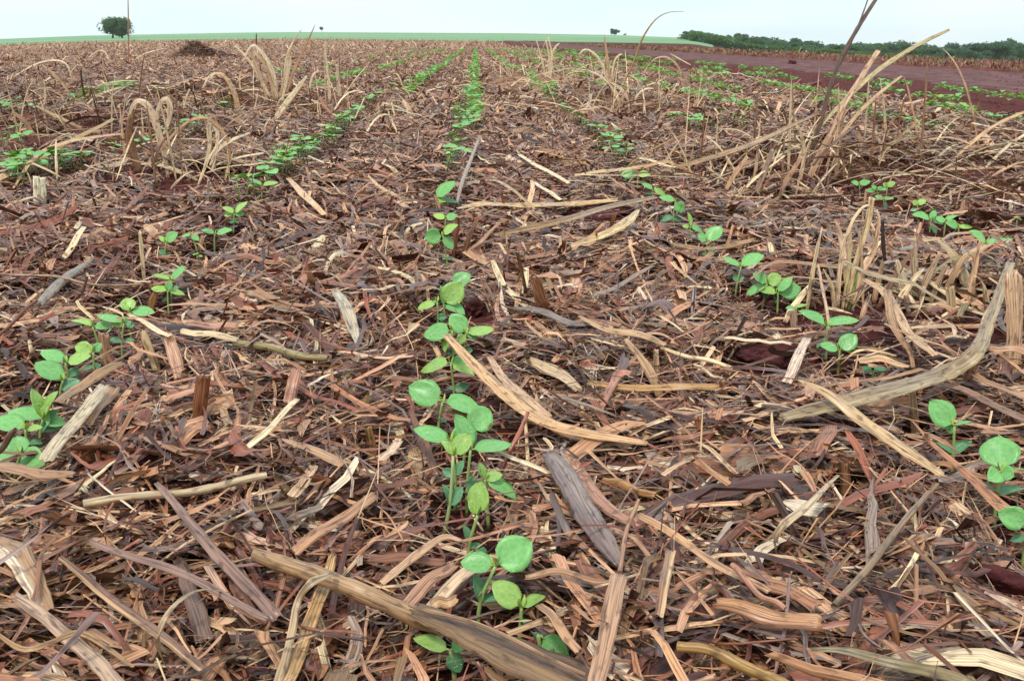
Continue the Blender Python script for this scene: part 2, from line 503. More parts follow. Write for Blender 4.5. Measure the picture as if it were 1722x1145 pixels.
def mulch_batch(n, y0, y1, power, L, w, thick, seg, cols, pitch=.12, halfx=.53, xm=.35, bundle=5, upright=0.0, lift=0.0, mask=True, pale=0):
    nb = max(1, n // bundle)
    bx, by = scatter(nb, y0, y1, power, halfx, xm)
    ph = heading(bx, by) + rng.standard_normal(nb) * .9
    i = np.repeat(np.arange(nb), bundle)
    sp = np.maximum(.02, .012 * by[i])
    x = bx[i] + rng.standard_normal(len(i)) * sp; y = by[i] + rng.standard_normal(len(i)) * sp
    phi = ph[i] + rng.standard_normal(len(i)) * .28
    k = np.ones(len(i), bool)
    if mask: k = rng.random(len(i)) < keep_mask(x, y)
    x, y, phi = x[k], y[k], phi[k]
    N = len(x)
    Ls = np.minimum(L * np.exp(rng.standard_normal(N) * .55), max(.15, L * 1.9)); ws = w * np.exp(rng.standard_normal(N) * .55)
    ws = np.minimum(np.minimum(ws, Ls * .45), .021 if y1 < 20 else .08)
    up = rng.random(N) < upright
    pit = rng.standard_normal(N) * pitch
    pit = np.where(up, rng.choice([-1, 1], N) * (.5 + .9 * rng.random(N)), pit)
    z = ground(x, y) + rng.random(N) ** .8 * thick + lift + np.abs(np.sin(pit)) * Ls * .45 * (.3 + .7 * up)
    Lh = Ls
    bend = rng.standard_normal(N) * .25; curl = rng.standard_normal(N) * .22
    curl = np.where(rng.random(N) < .08, curl * 4, curl)
    roll = rng.standard_normal(N) * .38
    c = piece_colour(N, x, y)
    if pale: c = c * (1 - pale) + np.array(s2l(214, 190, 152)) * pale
    return strips(x, y, z, phi, Lh, ws, pit, bend, curl, roll, seg, cols, c)


def join(parts):
    V, Fc, U, Cc = [], [], [], []; o = 0
    for v, f, u, c in parts:
        V.append(v); Fc.append(f + o); U.append(u); Cc.append(c); o += len(v)
    return np.concatenate(V), np.concatenate(Fc), np.concatenate(U), np.concatenate(Cc)


def bare(px, py, rpx):
    g = G(px, py); BARE.append((g.x, g.y, rpx * mpp(g.y)))


for q in [(830, 530, 45), (1150, 432, 40), (1010, 362, 40), (1290, 560, 35), (560, 272, 30), (300, 235, 25), (1620, 440, 40),
          (560, 240, 22), (340, 480, 20), (180, 545, 35), (110, 690, 30), (330, 400, 40), (1250, 470, 30), (870, 340, 16),
          (1320, 700, 20), (90, 735, 35), (770, 440, 20), (620, 235, 16), (1085, 330, 24), (1480, 345, 20), (720, 600, 15), (740, 850, 15), (860, 880, 22)]:
    bare(*q)



# ------------------------------------------------------------------ single straws, stalks and blades
def cr_curve(P, n):
    P = [np.array(p, float) for p in P]
    if len(P) == 2:
        return np.array([P[0] + (P[1] - P[0]) * t for t in np.linspace(0, 1, n)])
    P = [2 * P[0] - P[1]] + P + [2 * P[-1] - P[-2]]
    m = len(P) - 3; out = []
    for q in np.linspace(0, m - 1e-6, n):
        i = int(q); t = q - i
        p0, p1, p2, p3 = P[i:i + 4]
        out.append(.5 * ((2 * p1) + (-p0 + p2) * t + (2 * p0 - 5 * p1 + 4 * p2 - p3) * t * t + (-p0 + 3 * p1 - 3 * p2 + p3) * t ** 3))
    return np.array(out)


def nrm(v):
    return v / np.maximum(np.linalg.norm(v, axis=-1, keepdims=True), 1e-9)


EYEV = np.array([0, 0, EYE])


def sweep(pts, widths, col, form='blade', curl=.25, ragged=.5, hint=None, twist=0.0, two=None):
    col = np.minimum(np.array(col) * (.92, .90, .89), .88)
    two = None if two is None else np.minimum(np.array(two) * (.92, .90, .89), .88)
    """sweeps a dry leaf, split sheath or stalk along a 3-D line; widths in metres"""
    n = len(pts)
    T = nrm(np.gradient(pts, axis=0))
    if hint is None:
        N0 = nrm(np.array([0, 0, .9]) + nrm(EYEV - pts))
    else:
        N0 = np.broadcast_to(np.array(hint, float), pts.shape)
    S = nrm(np.cross(N0, T)); N = nrm(np.cross(T, S))
    if twist:
        a = np.linspace(-twist, twist, n)[:, None]
        S, N = S * np.cos(a) + N * np.sin(a), N * np.cos(a) - S * np.sin(a)
    arc = np.concatenate([[0], np.cumsum(np.linalg.norm(np.diff(pts, axis=0), axis=1))])
    w = np.asarray(widths)
    jig = 1 + .06 * np.sin(arc * 180 + random.random() * 6) + .04 * np.sin(arc * 420 + random.random() * 6)
    w = w * jig
    ou, ov = random.random() * 20, random.random() * 20
    if form == 'tube':
        m = 10; th = np.linspace(0, 2 * np.pi, m, endpoint=False)
        rx = w[:, None] * .5; rn = w[:, None] * .5
        V = pts[:, None] + S[:, None] * (np.cos(th)[None] * rx)[..., None] + N[:, None] * (np.sin(th)[None] * rn)[..., None]
        U = np.stack([np.broadcast_to(th / 6.28 * w.mean() * 3.1 + ou, (n, m)), np.broadcast_to(arc[:, None] + ov, (n, m))], -1)
        Fs = [(i * m + j, i * m + (j + 1) % m, (i + 1) * m + (j + 1) % m, (i + 1) * m + j) for i in range(n - 1) for j in range(m)]
        V = V.reshape(-1, 3); U = U.reshape(-1, 2)
        ends = []
        for e, idx in ((0, 0), (1, n - 1)):                       # slightly sunken pith at the cut ends
            c0 = len(V); sgn = 1 if e == 0 else -1
            V = np.vstack([V, pts[idx] + T[idx] * sgn * w[idx] * .18]); U = np.vstack([U, [ou, ov]]); ends.append(c0)
            for j in range(m):
                a, b = idx * m + j, idx * m + (j + 1) % m
                Fs.append((a, c0, b) if e else (a, b, c0))
        cols = np.tile(np.array(col, float), (len(V), 1))
        for c0 in ends: cols[c0] = np.array(col) * .35
        return V, Fs, U, cols
    k = 7
    pr = np.linspace(-.5, .5, k)
    if form == 'blade':                                           # thin leaf with a sunken midrib
        prof = curl * (.25 - pr ** 2) * 1.6 - .10 * np.exp(-(pr / .10) ** 2) * (1 if curl < .6 else 0)
    else:                                                         # split sheath: strongly rolled
        prof = np.sqrt(np.maximum(.27 - pr ** 2, 0)) * curl * 1.6
    thick = .05 if form == 'blade' else .10
    rag = np.zeros((n, k))
    rag[0] = np.random.RandomState(int(ou * 1e5)).rand(k) * ragged * w[0]; rag[-1] = -np.random.RandomState(int(ov * 1e5)).rand(k) * ragged * w[-1]
    top = pts[:, None] + S[:, None] * (pr[None] * w[:, None])[..., None] + N[:, None] * (prof[None] * w[:, None])[..., None] + T[:, None] * rag[..., None]
    th_m = np.clip(thick * w, .0003, .0016)
    edge = np.sqrt(np.clip(1 - (2 * np.abs(pr)) ** 4, 0.02, 1))
    bot = top - N[:, None] * (th_m[:, None] * edge[None])[..., None]
    V = np.concatenate([top.reshape(-1, 3), bot.reshape(-1, 3)])
    g = grid_faces(n, k); nb = n * k
    Fs = [tuple(f) for f in g.tolist()] + [tuple(x + nb for x in f[::-1]) for f in g.tolist()]
    for i in range(n - 1):
        a, b = i * k, (i + 1) * k; Fs.append((a, b, b + nb, a + nb))
        a, b = i * k + k - 1, (i + 1) * k + k - 1; Fs.append((b, a, a + nb, b + nb))
    for j in range(k - 1):
        Fs.append((j, j + nb, j + 1 + nb, j + 1)); q = (n - 1) * k
        Fs.append((q + j + 1, q + j + 1 + nb, q + j + nb, q + j))
    U = np.stack([np.broadcast_to(pr[None] * w.mean() + ou, (n, k)), np.broadcast_to(arc[:, None] + ov, (n, k))], -1).reshape(-1, 2)
    U = np.concatenate([U, U + .5])
    cols = np.tile(np.array(col, float), (len(V), 1))
    if two is not None:                                           # paler or darker side towards one edge
        f = sm(-.05, .05, pr + .12)[None, :, None]
        cc = (1 - f) * np.array(col) + f * np.array(two)
        cols = np.concatenate([np.broadcast_to(cc, (n, k, 3)).reshape(-1, 3)] * 2)
    return V, Fs, U, cols


TAN, PALE, BRIGHT = s2l(190, 150, 112), s2l(214, 190, 152), s2l(236, 210, 168)
RED, BROWN, DARK = s2l(150, 96, 74), s2l(140, 102, 76), s2l(86, 58, 50)
GREY, PURP, OCHRE = s2l(150, 138, 128), s2l(124, 100, 98), s2l(176, 134, 82)
OLIVE, ROSE, WHITE = s2l(158, 142, 98), s2l(176, 126, 102), s2l(240, 226, 200)


def line3(pts, stand, lift, lean=0.0, yoff=0.0):
    if stand:
        g = G(pts[0][0], pts[0][1], 0.004); Y = g.y + yoff
        m = len(pts)
        y0 = pts[0][1]; yt = min(p[1] for p in pts); 
        return [Q(p[0], p[1], Y + lean * (y0 - p[1]) / max(1, y0 - yt)) for p in pts]
    out = []
    for i, p in enumerate(pts):
        h = lift[i] if isinstance(lift, (list, tuple)) else lift
        out.append(G(p[0], p[1], h))
    return out


STRAWS = []


def piece(name, label, cat, pts, w, col, form='blade', stand=False, lift=.028, lean=0.0, curl=.22, parent=None,
          group=None, seg=None, ragged=.5, twist=0.0, two=None, yoff=0.0, hint=None):
    P3 = line3(pts, stand, lift, lean, yoff)
    n = seg or max(6, 4 * len(pts))
    c3 = cr_curve(P3, n)
    ws = np.interp(np.linspace(0, 1, n), np.linspace(0, 1, len(w) if isinstance(w, (list, tuple)) else 2), w if isinstance(w, (list, tuple)) else [w, w])
    ws = ws * np.array([mpp(max(p[1], .2)) for p in c3])
    if not stand and hint is None:
        # small irregular rise and fall
        c3[:, 2] += .0012 * np.sin(np.linspace(0, 9, n) + random.random() * 6)
    v, f, u, cc = sweep(c3, ws, col, form, curl, ragged, hint, twist, two)
    o = mesh_obj(name, v, f, STRAW, parent=parent, uvs=u, cols=cc)
    if label: tag(o, label, cat, group)
    return o


def L(name, label, pts, w, col, **k):
    return piece(name, label, k.pop('cat', 'straw'), pts, w, col, **k)


# --- the big bent stalk in front
st = empty('bent_cane_stalk', G(430, 930, .03))
tag(st, 'thick brown cane stalk opening into a broad split sheath, bottom centre', 'cane stalk')
L('stalk', None, [(430, 930), (500, 955), (600, 995), (680, 1026), (740, 1052)], [26, 34, 34, 36, 40], s2l(168, 134, 98), form='tube', parent=st, lift=[.045, .05, .05, .045, .036], seg=26)
L('leaf_sheath', None, [(690, 1022), (760, 1052), (840, 1090), (930, 1130), (1010, 1165)], [36, 52, 78, 96, 100], s2l(132, 104, 74), parent=st, lift=[.05, .048, .042, .036, .03], curl=.45, seg=22, two=s2l(104, 78, 60), hint=(0, -.35, .9))
L('leaf_edge', None, [(688, 1014), (770, 1040), (880, 1082), (985, 1135)], [8, 7, 8, 6], s2l(166, 132, 100), parent=st, form='tube', lift=[.058, .056, .052, .044], seg=20)

SP = 'straw_piece'
L('leaf_ribbon', 'pale dry leaf ribbon arching over the thick bent stalk', [(562, 962), (525, 975), (502, 1010), (492, 1060), (478, 1110), (462, 1160)], [14, 17, 15, 15, 17, 20], s2l(176, 150, 118), lift=[.062, .07, .055, .045, .04, .035], cat='dry leaf')
L('leaf_ribbon', 'thin pale dry leaf curling in a hoop at the lower left', [(388, 994), (340, 994), (296, 1016), (270, 1050), (266, 1090), (284, 1132)], [4, 8, 10, 12, 10, 6], s2l(178, 154, 122), lift=[.045, .07, .085, .08, .06, .035], cat='dry leaf')
L('leaf_ribbon', 'dark thin leaf strip sweeping under the hoop at the lower left', [(284, 1134), (330, 1132), (370, 1114), (396, 1086), (400, 1060)], [6, 8, 8, 8, 5], s2l(110, 84, 62), lift=.04, cat='dry leaf')
L('leaf_ribbon', 'brown curved leaf strip rising left of the hoop', [(20, 1085), (45, 1040), (62, 985), (70, 935), (96, 898)], [6, 10, 9, 8, 5], s2l(142, 96, 70), lift=.045, cat='dry leaf')
L('leaf_ribbon', 'ochre leaf strip weaving across the pale blade at the lower left', [(-5, 1065), (40, 1088), (90, 1080), (135, 1066), (185, 1090), (225, 1120)], [8, 12, 12, 13, 11, 6], s2l(158, 122, 82), lift=.05, cat='dry leaf')
L('cane_stick', 'long pale round stick lying left of the middle row', [(140, 846), (250, 834), (350, 820), (448, 801)], [16, 15, 16, 13], s2l(198, 176, 142), form='tube', lift=.036, cat='stick')
L('cane_stub', 'reddish split stub standing upright left of the middle row', [(330, 738), (336, 690), (344, 622)], [20, 24, 27], s2l(134, 82, 52), form='sheath', curl=.7, stand=True, cat='stub', lean=.004)
L(SP, 'bright straw splinter slanting up right beside the upright stub', [(402, 768), (450, 722), (501, 671)], [11, 12, 11], BRIGHT, lift=[.03, .045, .05])
L(SP, 'short wide split piece just above the bright slanting splinter', [(484, 682), (492, 650), (500, 614)], [22, 23, 16], ROSE, lift=[.03, .045, .06])
L('dry_blade', 'broad pale speckled blade beside the left row seedlings', [(74, 776), (110, 730), (150, 680), (178, 648)], [26, 26, 25, 20], s2l(196, 178, 146), lift=.045, cat='dry leaf')
L('dry_blade', 'brown folded blade right next to the pale speckled one', [(140, 715), (168, 680), (196, 652)], [24, 24, 18], s2l(168, 126, 90), lift=.035, cat='dry leaf')
L('dry_blade', 'curved tan blade running up right behind the speckled one', [(96, 680), (130, 652), (170, 628), (208, 608)], [14, 20, 22, 9], s2l(160, 124, 86), lift=.045, cat='dry leaf')
L('dry_blade', 'flat brown blade crossing the lower left seedlings', [(-20, 782), (30, 790), (80, 797), (128, 800)], [24, 26, 24, 12], s2l(160, 122, 90), lift=.05, cat='dry leaf')
L('cane_stick', 'short dark tilted stick over the lower left seedlings', [(-12, 772), (8, 745), (27, 722)], [14, 12, 10], s2l(112, 84, 66), form='tube', lift=[.05, .06, .07], cat='stick')
bd = 'bundle of split straw reaching down right from the middle row, '
L('split_stalk', bd + 'longest', [(748, 560), (800, 618), (855, 668), (915, 706), (990, 730), (1090, 748)], [12, 22, 26, 24, 20, 10], s2l(206, 164, 120), lift=[.08, .07, .055, .05, .045, .04], seg=26, cat='split stalk')
L('split_stalk', bd + 'upper strand', [(822, 600), (860, 650), (925, 700)], [10, 20, 14], s2l(198, 158, 122), lift=.05, cat='split stalk')
L('split_stalk', bd + 'lower dark strand', [(860, 668), (940, 722), (1015, 742), (1060, 750)], [12, 18, 14, 8], s2l(150, 112, 76), lift=.036, cat='split stalk')
L('split_stalk', bd + 'broad pale flake', [(880, 604), (930, 622), (975, 656)], [14, 30, 16], s2l(196, 168, 132), lift=.03, cat='split stalk')
L('bark_flake', 'grey purple weathered slab right of the middle row', [(920, 762), (952, 800), (985, 860), (1012, 905), (1045, 950)], [26, 44, 46, 44, 20], s2l(118, 98, 96), lift=[.05, .05, .045, .04, .035], cat='cane flake', curl=.35, two=s2l(136, 118, 112))
L('bark_flake', 'pinkish slab lying under the grey purple one', [(965, 776), (1000, 830), (1050, 872), (1085, 884)], [18, 26, 22, 12], ROSE, lift=.036, cat='cane flake')
L('dry_blade', 'speckled tan blade pointing up left over the right row', [(1342, 640), (1400, 668), (1460, 712), (1530, 764), (1588, 800)], [4, 20, 24, 22, 12], s2l(196, 164, 124), lift=[.07, .06, .05, .045, .04], cat='dry leaf', seg=24)
L('dry_blade', 'longest speckled blade, lying across the right row and kinked upward', [(1312, 704), (1400, 682), (1500, 655), (1590, 625), (1640, 592), (1664, 540), (1690, 470), (1700, 440)], [18, 32, 36, 34, 30, 20, 17, 14], s2l(166, 146, 112), lift=[.045, .05, .055, .06, .07, .075, .08, .085], cat='dry leaf', seg=38, two=s2l(146, 124, 94))
L('cane_flake', 'wide pale slab standing at the right edge of the photo', [(1700, 640), (1706, 560), (1704, 452)], [26, 26, 30], s2l(204, 168, 134), stand=True, lean=.01, cat='cane flake')
L('cane_stub', 'pale short stub poking up in the far right gap', [(1540, 740), (1537, 700), (1534, 655)], [14, 15, 12], s2l(186, 154, 118), stand=True, cat='stub')
L('cane_stub', 'brown stub with a dark split side, lower right', [(1424, 832), (1421, 800), (1419, 772)], [20, 20, 19], s2l(156, 112, 82), form='sheath', curl=.6, stand=True, cat='stub')
L('cane_stub', 'rounded pinkish stub beside the right row seedling pair', [(1336, 556), (1335, 538), (1333, 520)], [11, 13, 9], s2l(190, 158, 134), stand=True, cat='stub')
L(SP, 'white pink sliver below the dark red clod', [(1322, 646), (1340, 605), (1358, 566)], [16, 20, 14], s2l(218, 190, 168), lift=[.03, .045, .05])
L(SP, 'upright pointed leaf tip in the centre right, taller of two', [(1112, 672), (1090, 620), (1050, 568)], [14, 18, 8], s2l(186, 152, 116), stand=True, lean=.02)
L(SP, 'upright pointed leaf tip in the centre right, shorter of two', [(1106, 655), (1104, 622), (1103, 586)], [8, 11, 9], s2l(196, 168, 132), stand=True)
L('cane_stick', 'pale thin round stick left of the dark red clod', [(1112, 587), (1170, 602), (1230, 617)], [7, 8, 8], BRIGHT, form='tube', lift=.034, cat='stick')
L('cane_stick', 'short pale round stick just below the longer pale one', [(1168, 613), (1195, 629), (1216, 640)], [6, 6, 6], PALE, form='tube', lift=.03, cat='stick')
L('split_stalk', 'flat ochre stalk lying level in the centre right', [(985, 645), (1060, 650), (1140, 652), (1212, 649)], [10, 15, 15, 12], OCHRE, lift=.036, cat='split stalk')
L('cane_stub', 'orange brown stub ending the flat ochre stalk', [(1224, 676), (1216, 655), (1214, 640)], [10, 11, 10], s2l(170, 112, 66), form='sheath', stand=True, cat='stub')
L('dry_blade', 'grey blade lying right of the small dark clod', [(862, 515), (910, 524), (960, 542), (1000, 546)], [5, 14, 13, 6], s2l(134, 122, 118), lift=.036, cat='dry leaf')
L('dry_blade', 'tan blade continuing from the grey one', [(972, 530), (1010, 552), (1070, 560), (1120, 582)], [5, 11, 17, 8], s2l(186, 150, 112), lift=.04, cat='dry leaf')
L('dry_blade', 'pale grey blade with white midrib left of the middle row', [(562, 486), (580, 515), (592, 545), (602, 580)], [14, 22, 22, 10], s2l(172, 158, 138), lift=[.05, .048, .04, .03], cat='dry leaf', two=s2l(190, 176, 152))
L('cane_stick', 'olive stalk lying level left of the middle row', [(395, 575), (450, 585), (500, 596), (552, 604)], [13, 14, 14, 10], OLIVE, lift=.035, form='tube', cat='stick')
L('split_stalk', 'pale tan stalk beside the olive one, further left', [(302, 556), (350, 562), (402, 570)], [12, 14, 12], PALE, lift=.04, cat='split stalk')
L('cane_flake', 'short tan slab above the pale tan stalk', [(310, 545), (355, 546), (403, 549)], [10, 15, 12], ROSE, lift=.044, cat='cane flake')
L('cane_flake', 'fat rolled ochre slab right of the grey purple slab', [(1012, 806), (1050, 818), (1108, 836)], [14, 18, 14], s2l(170, 124, 78), form='sheath', curl=.7, lift=.035, cat='cane flake')
L('leaf_ribbon', 'reddish ribbon leaf in the centre right', [(1108, 742), (1140, 736), (1175, 730), (1212, 728)], [6, 13, 11, 4], s2l(152, 102, 72), lift=[.03, .042, .045, .03], cat='dry leaf')
L('leaf_ribbon', 'red curled leaf end in the centre right', [(1010, 690), (1028, 650), (1040, 630), (1064, 628)], [10, 14, 18, 8], s2l(176, 118, 94), lift=.04, cat='dry leaf')
L('split_stalk', 'wide pinkish stalk standing out at the bottom right of centre', [(1000, 1160), (1018, 1080), (1032, 1010), (1042, 962)], [34, 34, 36, 30], s2l(176, 138, 110), lift=[.04, .05, .055, .06], cat='split stalk')
L('cane_stick', 'thin forked stick above the wide pinkish stalk', [(1042, 965), (1052, 900), (1074, 838)], [9, 9, 7], s2l(164, 122, 96), lift=[.055, .06, .07], form='tube', cat='stick')
L('split_stalk', 'pale split stalk with a dark crack, bottom right of centre', [(1108, 1036), (1118, 980), (1128, 924)], [16, 20, 19], s2l(206, 172, 130), lift=[.045, .05, .055], two=s2l(150, 112, 88), cat='split stalk')
L('split_stalk', 'long rosy stalk slanting down right, upper of two', [(1070, 862), (1140, 905), (1220, 955), (1296, 998)], [14, 17, 17, 14], s2l(190, 146, 108), lift=.045, seg=20, cat='split stalk')
L('cane_flake', 'wide rust brown slab in the lower right', [(1235, 960), (1300, 985), (1382, 1018)], [26, 32, 24], s2l(164, 114, 84), lift=.034, cat='cane flake', curl=.3)
L('cane_flake', 'orange brown slab with a pale rim, lower right', [(1200, 1012), (1290, 1034), (1392, 1052)], [26, 36, 34], s2l(158, 108, 72), lift=.042, cat='cane flake', curl=.35, two=s2l(178, 128, 86))
L('cane_stick', 'long rosy stalk just below the rust brown slab', [(1232, 952), (1280, 1000), (1320, 1022)], [12, 12, 10], ROSE, lift=.05, form='tube', cat='stick')
L('cane_stick', 'yellow brown round stalk at the bottom edge, right of centre', [(1140, 1084), (1200, 1098), (1262, 1122), (1330, 1160)], [20, 22, 24, 22], s2l(164, 128, 72), form='tube', lift=.04, cat='cane stalk')
L('dry_blade', 'long green brown blade along the bottom right edge', [(1362, 1090), (1440, 1100), (1530, 1118), (1640, 1155)], [8, 20, 26, 26], s2l(124, 108, 74), lift=.045, cat='dry leaf')
L('cane_stick', 'straight grey brown stick slanting in the lower right', [(1402, 1022), (1480, 928), (1562, 826)], [13, 15, 10], s2l(142, 116, 92), form='tube', lift=[.035, .045, .05], cat='stick')
L('dry_blade', 'pale curved blade bending down, lower right', [(1306, 935), (1304, 905), (1326, 872), (1362, 846), (1410, 800)], [8, 17, 18, 14, 6], s2l(196, 170, 136), lift=[.03, .05, .065, .06, .045], cat='dry leaf')
L('cane_flake', 'whitish torn slab at the left edge, lower left', [(-10, 905), (25, 930), (62, 990), (80, 1030)], [30, 52, 40, 26], s2l(220, 196, 168), lift=.04, cat='cane flake', two=s2l(168, 130, 96))
L('split_stalk', 'pale long stalk running down right in the lower left corner', [(20, 1000), (90, 1050), (150, 1100), (200, 1160)], [20, 26, 30, 34], s2l(178, 148, 124), lift=.045, cat='split stalk')
L('split_stalk', 'tan stalk with a dark edge crossing the lower left', [(100, 938), (180, 1000), (270, 1070), (342, 1124)], [10, 20, 20, 16], s2l(180, 144, 108), lift=.048, cat='split stalk', seg=22, two=s2l(128, 94, 76))
L('split_stalk', 'long straight purple brown stalk crossing the lower left', [(148, 908), (250, 945), (350, 985), (452, 1042)], [13, 17, 18, 14], s2l(136, 106, 94), lift=.055, cat='split stalk', seg=22)
L('split_stalk', 'wide purple brown stalk ending under the thick bent stalk', [(262, 812), (330, 890), (390, 960), (470, 1042)], [10, 20, 26, 24], s2l(140, 108, 96), lift=.044, cat='split stalk', seg=20)
L('cane_flake', 'broad brown slab below the upright stub, lower left', [(300, 940), (325, 1010), (345, 1080)], [22, 34, 34], s2l(118, 92, 80), lift=.03, cat='cane flake')
L('split_stalk', 'tan split stalk passing under the thick bent stalk', [(560, 930), (545, 985), (515, 1065), (478, 1160)], [14, 24, 27, 26], s2l(196, 156, 106), lift=.036, cat='split stalk')
L('cane_flake', 'rosy slab above the thick bent stalk, longer of two', [(492, 928), (560, 880), (634, 832)], [22, 24, 20], s2l(178, 132, 100), lift=.038, cat='cane flake')
L('cane_flake', 'rosy slab right of the thick bent stalk, left of the front seedling', [(672, 1026), (725, 975), (768, 945)], [24, 28, 18], s2l(176, 130, 102), lift=.045, cat='cane flake')
L('cane_flake', 'pale pink slab beside the front middle seedling', [(700, 1040), (760, 985), (810, 940)], [18, 28, 22], s2l(208, 178, 148), lift=.04, cat='cane flake')
L('cane_flake', 'short tan block right above the thick bent stalk', [(724, 1018), (745, 1012), (771, 1008)], [20, 22, 22], s2l(190, 148, 104), lift=.048, cat='cane flake')
L('split_stalk', 'layered tan stalk left of the front seedling', [(640, 985), (700, 930), (745, 906), (778, 906)], [14, 18, 14, 6], s2l(196, 156, 122), lift=.045, cat='split stalk')
L('cane_flake', 'dark rust slab lying level left of the middle row front', [(615, 936), (680, 938), (752, 944)], [16, 22, 18], s2l(136, 90, 66), lift=.036, cat='cane flake')
L('split_stalk', 'tan leaf base right of the front middle seedlings', [(905, 1012), (940, 1050), (975, 1100)], [14, 20, 18], s2l(178, 134, 98), lift=.05, cat='split stalk')
L('dry_blade', 'brown blade pointing right behind the front middle seedling', [(880, 968), (930, 962), (985, 972), (1030, 978)], [10, 17, 15, 5], s2l(164, 124, 92), lift=.045, cat='dry leaf')
L('cane_stick', 'red thin stalk leaning beside the middle row', [(840, 797), (862, 750), (888, 694)], [7, 9, 7], s2l(170, 104, 82), lift=[.03, .05, .07], form='tube', cat='stick')
L('cane_stub', 'wide split stub left of the middle row', [(628, 782), (624, 745), (618, 716)], [15, 17, 14], s2l(168, 124, 78), stand=True, form='sheath', cat='stub')
L('cane_flake', 'short pale slab left of the middle row seedlings', [(640, 775), (655, 760), (672, 742)], [14, 18, 16], s2l(218, 182, 152), lift=.045, cat='cane flake')
L('cane_stick', 'dark slanting strip by the middle row stems', [(735, 800), (712, 740), (690, 690)], [14, 14, 10], s2l(120, 78, 58), lift=[.035, .05, .06], cat='stick')
L('cane_flake', 'brown thick stub at the left row', [(190, 622), (178, 590), (174, 556)], [18, 20, 16], s2l(176, 134, 104), stand=True, form='sheath', curl=.5, cat='stub')
L('cane_flake', 'tan round ended stick at the left row', [(266, 628), (252, 590), (238, 554)], [14, 15, 12], s2l(196, 166, 122), stand=True, form='sheath', curl=.5, cat='stick', lean=.015)
L('cane_flake', 'broad rosy slab right of the left row seedlings', [(304, 642), (294, 600), (280, 560)], [20, 24, 22], s2l(196, 148, 116), stand=True, lean=.03, cat='cane flake')
L(SP, 'bright long splinter above the broad rosy slab', [(216, 526), (250, 547), (288, 566)], [8, 11, 9], BRIGHT, lift=.05)
L('cane_stub', 'brown leaf stub between the left row seedlings', [(250, 530), (256, 508), (264, 486)], [10, 13, 9], s2l(160, 116, 72), stand=True, cat='stub')
L('cane_stub', 'pale stub beside the smallest left row sprouts', [(334, 426), (338, 410), (342, 396)], [8, 9, 8], s2l(190, 158, 124), stand=True, cat='stub')
L('cane_stick', 'thin red brown stick at the left edge', [(-10, 572), (25, 538), (62, 504)], [6, 6, 5], s2l(118, 68, 50), form='tube', lift=[.04, .06, .08], cat='stick')
L('dry_blade', 'grey weathered blade at the upper left', [(62, 514), (92, 486), (124, 458), (156, 436)], [17, 20, 17, 9], s2l(136, 124, 110), lift=.04, cat='dry leaf', form='sheath', curl=.4)
L('cane_stick', 'long thin straw crossing level above the grey blade', [(0, 460), (90, 465), (150, 478), (240, 478)], [4, 5, 5, 3], s2l(168, 136, 108), form='tube', lift=.045, cat='stick')
L('cane_stick', 'upright pale straw left of the left row', [(243, 474), (239, 430), (235, 388)], [6, 7, 6], PALE, stand=True, cat='stick')
L(SP, 'bright splinter leaning at the upper left', [(106, 438), (122, 412), (142, 380)], [9, 11, 9], BRIGHT, lift=[.03, .05, .06])
cs = empty('cut_cane_piece', G(68, 343, .01))
tag(cs, 'white cut cane end standing at the upper left row', 'cane piece')
piece('cane_half', None, None, [(62, 344), (62, 320), (61, 295)], [12, 12, 11], s2l(250, 240, 205), form='sheath', curl=.45, stand=True, parent=cs, ragged=.2)
piece('cane_half', None, None, [(73, 342), (72, 320), (70, 297)], [12, 12, 11], s2l(252, 244, 212), form='sheath', curl=.45, stand=True, parent=cs, ragged=.2)
piece('bark', None, None, [(54, 340), (54, 318), (56, 296)], [5, 5, 4], s2l(120, 84, 92), form='tube', stand=True, parent=cs, yoff=.004)
L('leaf_ribbon', 'orange pale leaf arching over the upper left row', [(22, 316), (60, 264), (110, 240), (160, 230), (206, 226)], [3, 8, 9, 9, 7], s2l(214, 168, 120), lift=[.03, .07, .09, .09, .08], cat='dry leaf', seg=24)
L('leaf_ribbon', 'ochre leaf slanting up right over the upper left row', [(52, 278), (100, 248), (150, 222), (192, 199)], [4, 8, 9, 6], s2l(172, 134, 66), lift=[.03, .07, .10, .12], cat='dry leaf', seg=20)
L(SP, 'bright tan chip right of the left row, under the far seedlings', [(484, 300), (512, 328), (546, 362)], [8, 14, 9], s2l(226, 180, 134), lift=.045)
L('dry_blade', 'long brown twin blade crossing right of the middle row, longest', [(830, 396), (900, 380), (960, 368), (1030, 346), (1105, 330)], [6, 13, 16, 15, 8], s2l(166, 136, 96), lift=.05, cat='dry leaf', seg=26, two=s2l(136, 104, 72))
L('dry_blade', 'pale blade starting at the middle row, above the twin blade', [(768, 350), (810, 343), (880, 346), (960, 342), (1040, 336)], [4, 12, 12, 12, 7], s2l(206, 174, 126), lift=.045, cat='dry leaf', seg=24)
L('dry_blade', 'pale blade with a curled end pointing at the right row', [(958, 416), (1010, 396), (1056, 372), (1074, 352)], [8, 16, 20, 5], s2l(216, 190, 140), lift=[.035, .045, .055, .06], cat='dry leaf', two=s2l(196, 166, 120))
L(SP, 'bright straw slanting down right, upper of two behind the blades', [(872, 260), (910, 282), (958, 308)], [6, 9, 7], BRIGHT, lift=.045)
L(SP, 'bright straw slanting down right, lower of two behind the blades', [(898, 306), (922, 322), (944, 336)], [6, 8, 6], BRIGHT, lift=.045)
L('dry_blade', 'pale straw pair below the right row seedlings', [(965, 294), (1020, 288), (1085, 279)], [5, 8, 5], s2l(214, 180, 132), lift=.05, cat='dry leaf')
L(SP, 'bright straw behind the right row, pointing right', [(1072, 264), (1100, 272), (1136, 282)], [5, 7, 5], BRIGHT, lift=.05)
